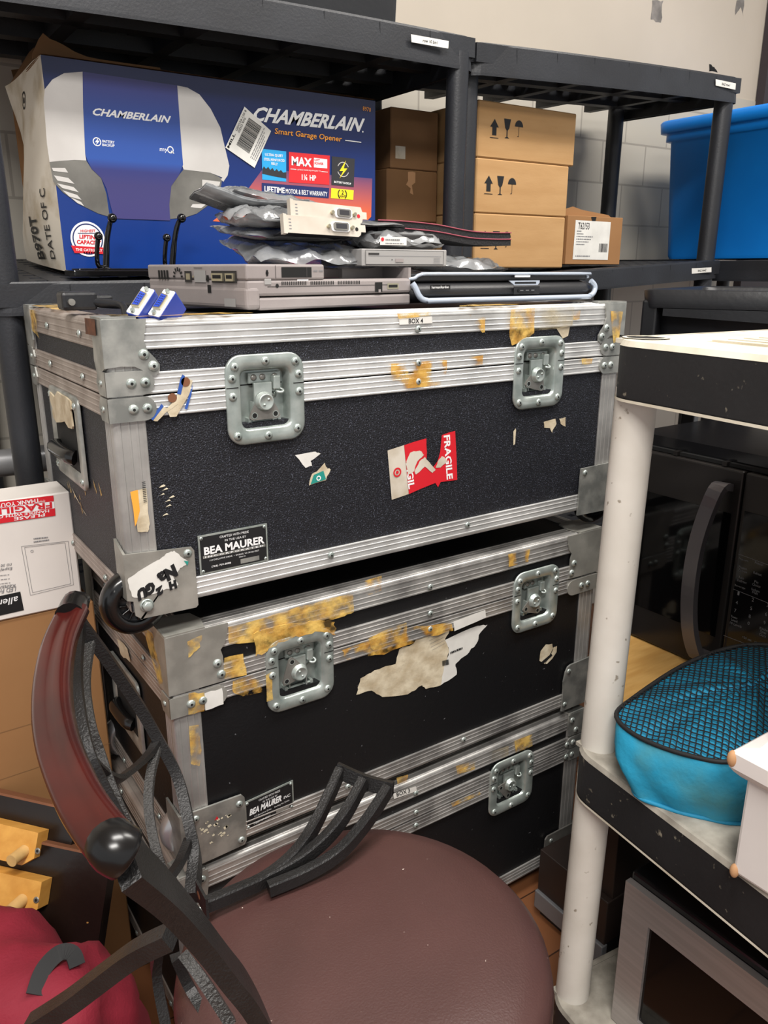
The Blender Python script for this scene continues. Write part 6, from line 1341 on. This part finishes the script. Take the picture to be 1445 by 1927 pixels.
cen = Vector((.70, -.40, .642))
def topz(p, s): return p.lerp(cen, s)+Vector((0, 0, .016*math.sin(s*PI*.5)*(1+.4*noise.noise(Vector((p.x*14, p.y*14, s*2)))) +.006*noise.noise(Vector((p.x*30, p.y*30, 2)))))
b = MB(); b.loft([[topz(p, s/8)-Vector((0, 0, .003)) for p in R0_] for s in range(9)], 'teal_cloth', True, False, True); b.build('bag_liner', t)
# net: two families of thin strands over the dome
from mathutils.bvhtree import BVHTree
tv = []; tf = []
for s in range(9): tv += [topz(p, s/8) for p in R0_]
for s in range(8):
    for i in range(n): tf.append((s*n+i, s*n+(i+1) % n, (s+1)*n+(i+1) % n, (s+1)*n+i))
tf.append(tuple(range(8*n, 9*n)))
bv = BVHTree.FromPolygons(tv, tf)
b = MB()
for fam in (0, 1):
    d = Vector((math.cos(.55+1.15*fam), math.sin(.55+1.15*fam), 0)); e = Vector((-d.y, d.x, 0))
    for k in range(-34, 35):
        run = []
        for q in range(-70, 71):
            o = Vector((.70, -.395, 1.5))+e*(k*.0074)+d*(q*.0035)
            hit = bv.ray_cast(o, Vector((0, 0, -1)))
            if hit[0] is not None:
                wob = math.sin(q*PI/1.06+k*PI)*.0006
                run.append(hit[0]+Vector((0, 0, .0014))+e*wob)
            else:
                if len(run) > 2: b.tube(run, .00085, 'mesh_black', 4, 0)
                run = []
        if len(run) > 2: b.tube(run, .00085, 'mesh_black', 4, 0)
nt_ = b.build('mesh_top', t)
b = MB(); b.tube([p+Vector((0, 0, .001)) for p in R0_]+[R0_[0]], .0032, 'mesh_black', 8, 0); b.build('mesh_binding', t)

# ------------------------------------------------------------------ white wooden post end at the right edge
t = thing('newel_post', (.56, -.6, .526), 'chipped white painted wooden post block at the right edge of the middle shelf', 'wooden post')
b = MB(); b.box(.504, .70, -.72, -.511, .527, .652, 'white_paint', .004); b.sphere((.505, -.513, .530), .0075, 'raw_wood', .7, .7, 1.2); b.build('base_block', t)
b = MB()
def sqr(e, z): return [Vector((x, y, z)) for x, y in ((.504-e, -.511+e), (.70+e, -.511+e), (.70+e, -.72-e), (.504-e, -.72-e))]
b.loft([sqr(-.004, .648), sqr(.004, .652), sqr(.010, .658), sqr(.014, .664), sqr(.014, .682), sqr(.008, .688), sqr(-.006, .690), sqr(-.012, .700)], 'white_paint', False, True, True)
b.sphere((.492, -.499, .674), .010, 'raw_wood', .6, .6, 1.0); b.build('moulding', t)
b = MB(); b.loft([sqr(-.016, .699), sqr(-.02, .75), sqr(-.024, .86)], 'white_paint', False, True, True); b.build('shaft', t)

# ------------------------------------------------------------------ stainless microwave on the lowest shelf
t = thing('microwave', (.75, -.6, .073), 'stainless steel framed microwave with a dark window on the lowest white shelf', 'microwave')
sx, sy1, sy0_, sz0, sz1 = .578, -.316, -.88, .0745, .345
b = MB(); b.box(sx+.016, sx+.38, sy0_, sy1, sz0, sz1, 'mw_black', .004); fz = FZ(sz1); b.text('ge', (sx+.05, -.36), (sx+.05, -.375), (sx+.058, -.36), fz, 'grey_print', .0006) if False else None
b.build('microwave_body', t)
b = MB(); fw = .045
fx = FX(sx+.004); O_ = [(sy0_, sz0), (sy1, sz0), (sy1, sz1-.012), (sy0_, sz1-.012)]; I_ = [(sy0_+.14, sz0+fw*.8), (sy1-fw, sz0+fw*.8), (sy1-fw, sz1-.06), (sy0_+.14, sz1-.06)]
V = [fx(a, z, 0) for a, z in O_]+[fx(a, z, 0) for a, z in I_]+[fx(a, z, -.011) for a, z in O_]+[fx(a, z, -.006) for a, z in I_]
b.add(V, [(i, (i+1) % 4, 4+(i+1) % 4, 4+i) for i in range(4)]+[(i, (i+1) % 4, 8+(i+1) % 4, 8+i) for i in range(4)]+[(4+i, 4+(i+1) % 4, 12+(i+1) % 4, 12+i) for i in range(4)], 'stainless'); fm = b.build('door_frame', t)
b = MB(); b.quad(I_[0][0], I_[1][0], I_[0][1], I_[2][1], FX(sx+.010), 'mw_glass', .001); b.build('door_window', fm)
b = MB(); c_ = [(-0.3828,0.3464)][0]; fx = FX(sx+.016)
b.build('top_badge', t) if b.v else None
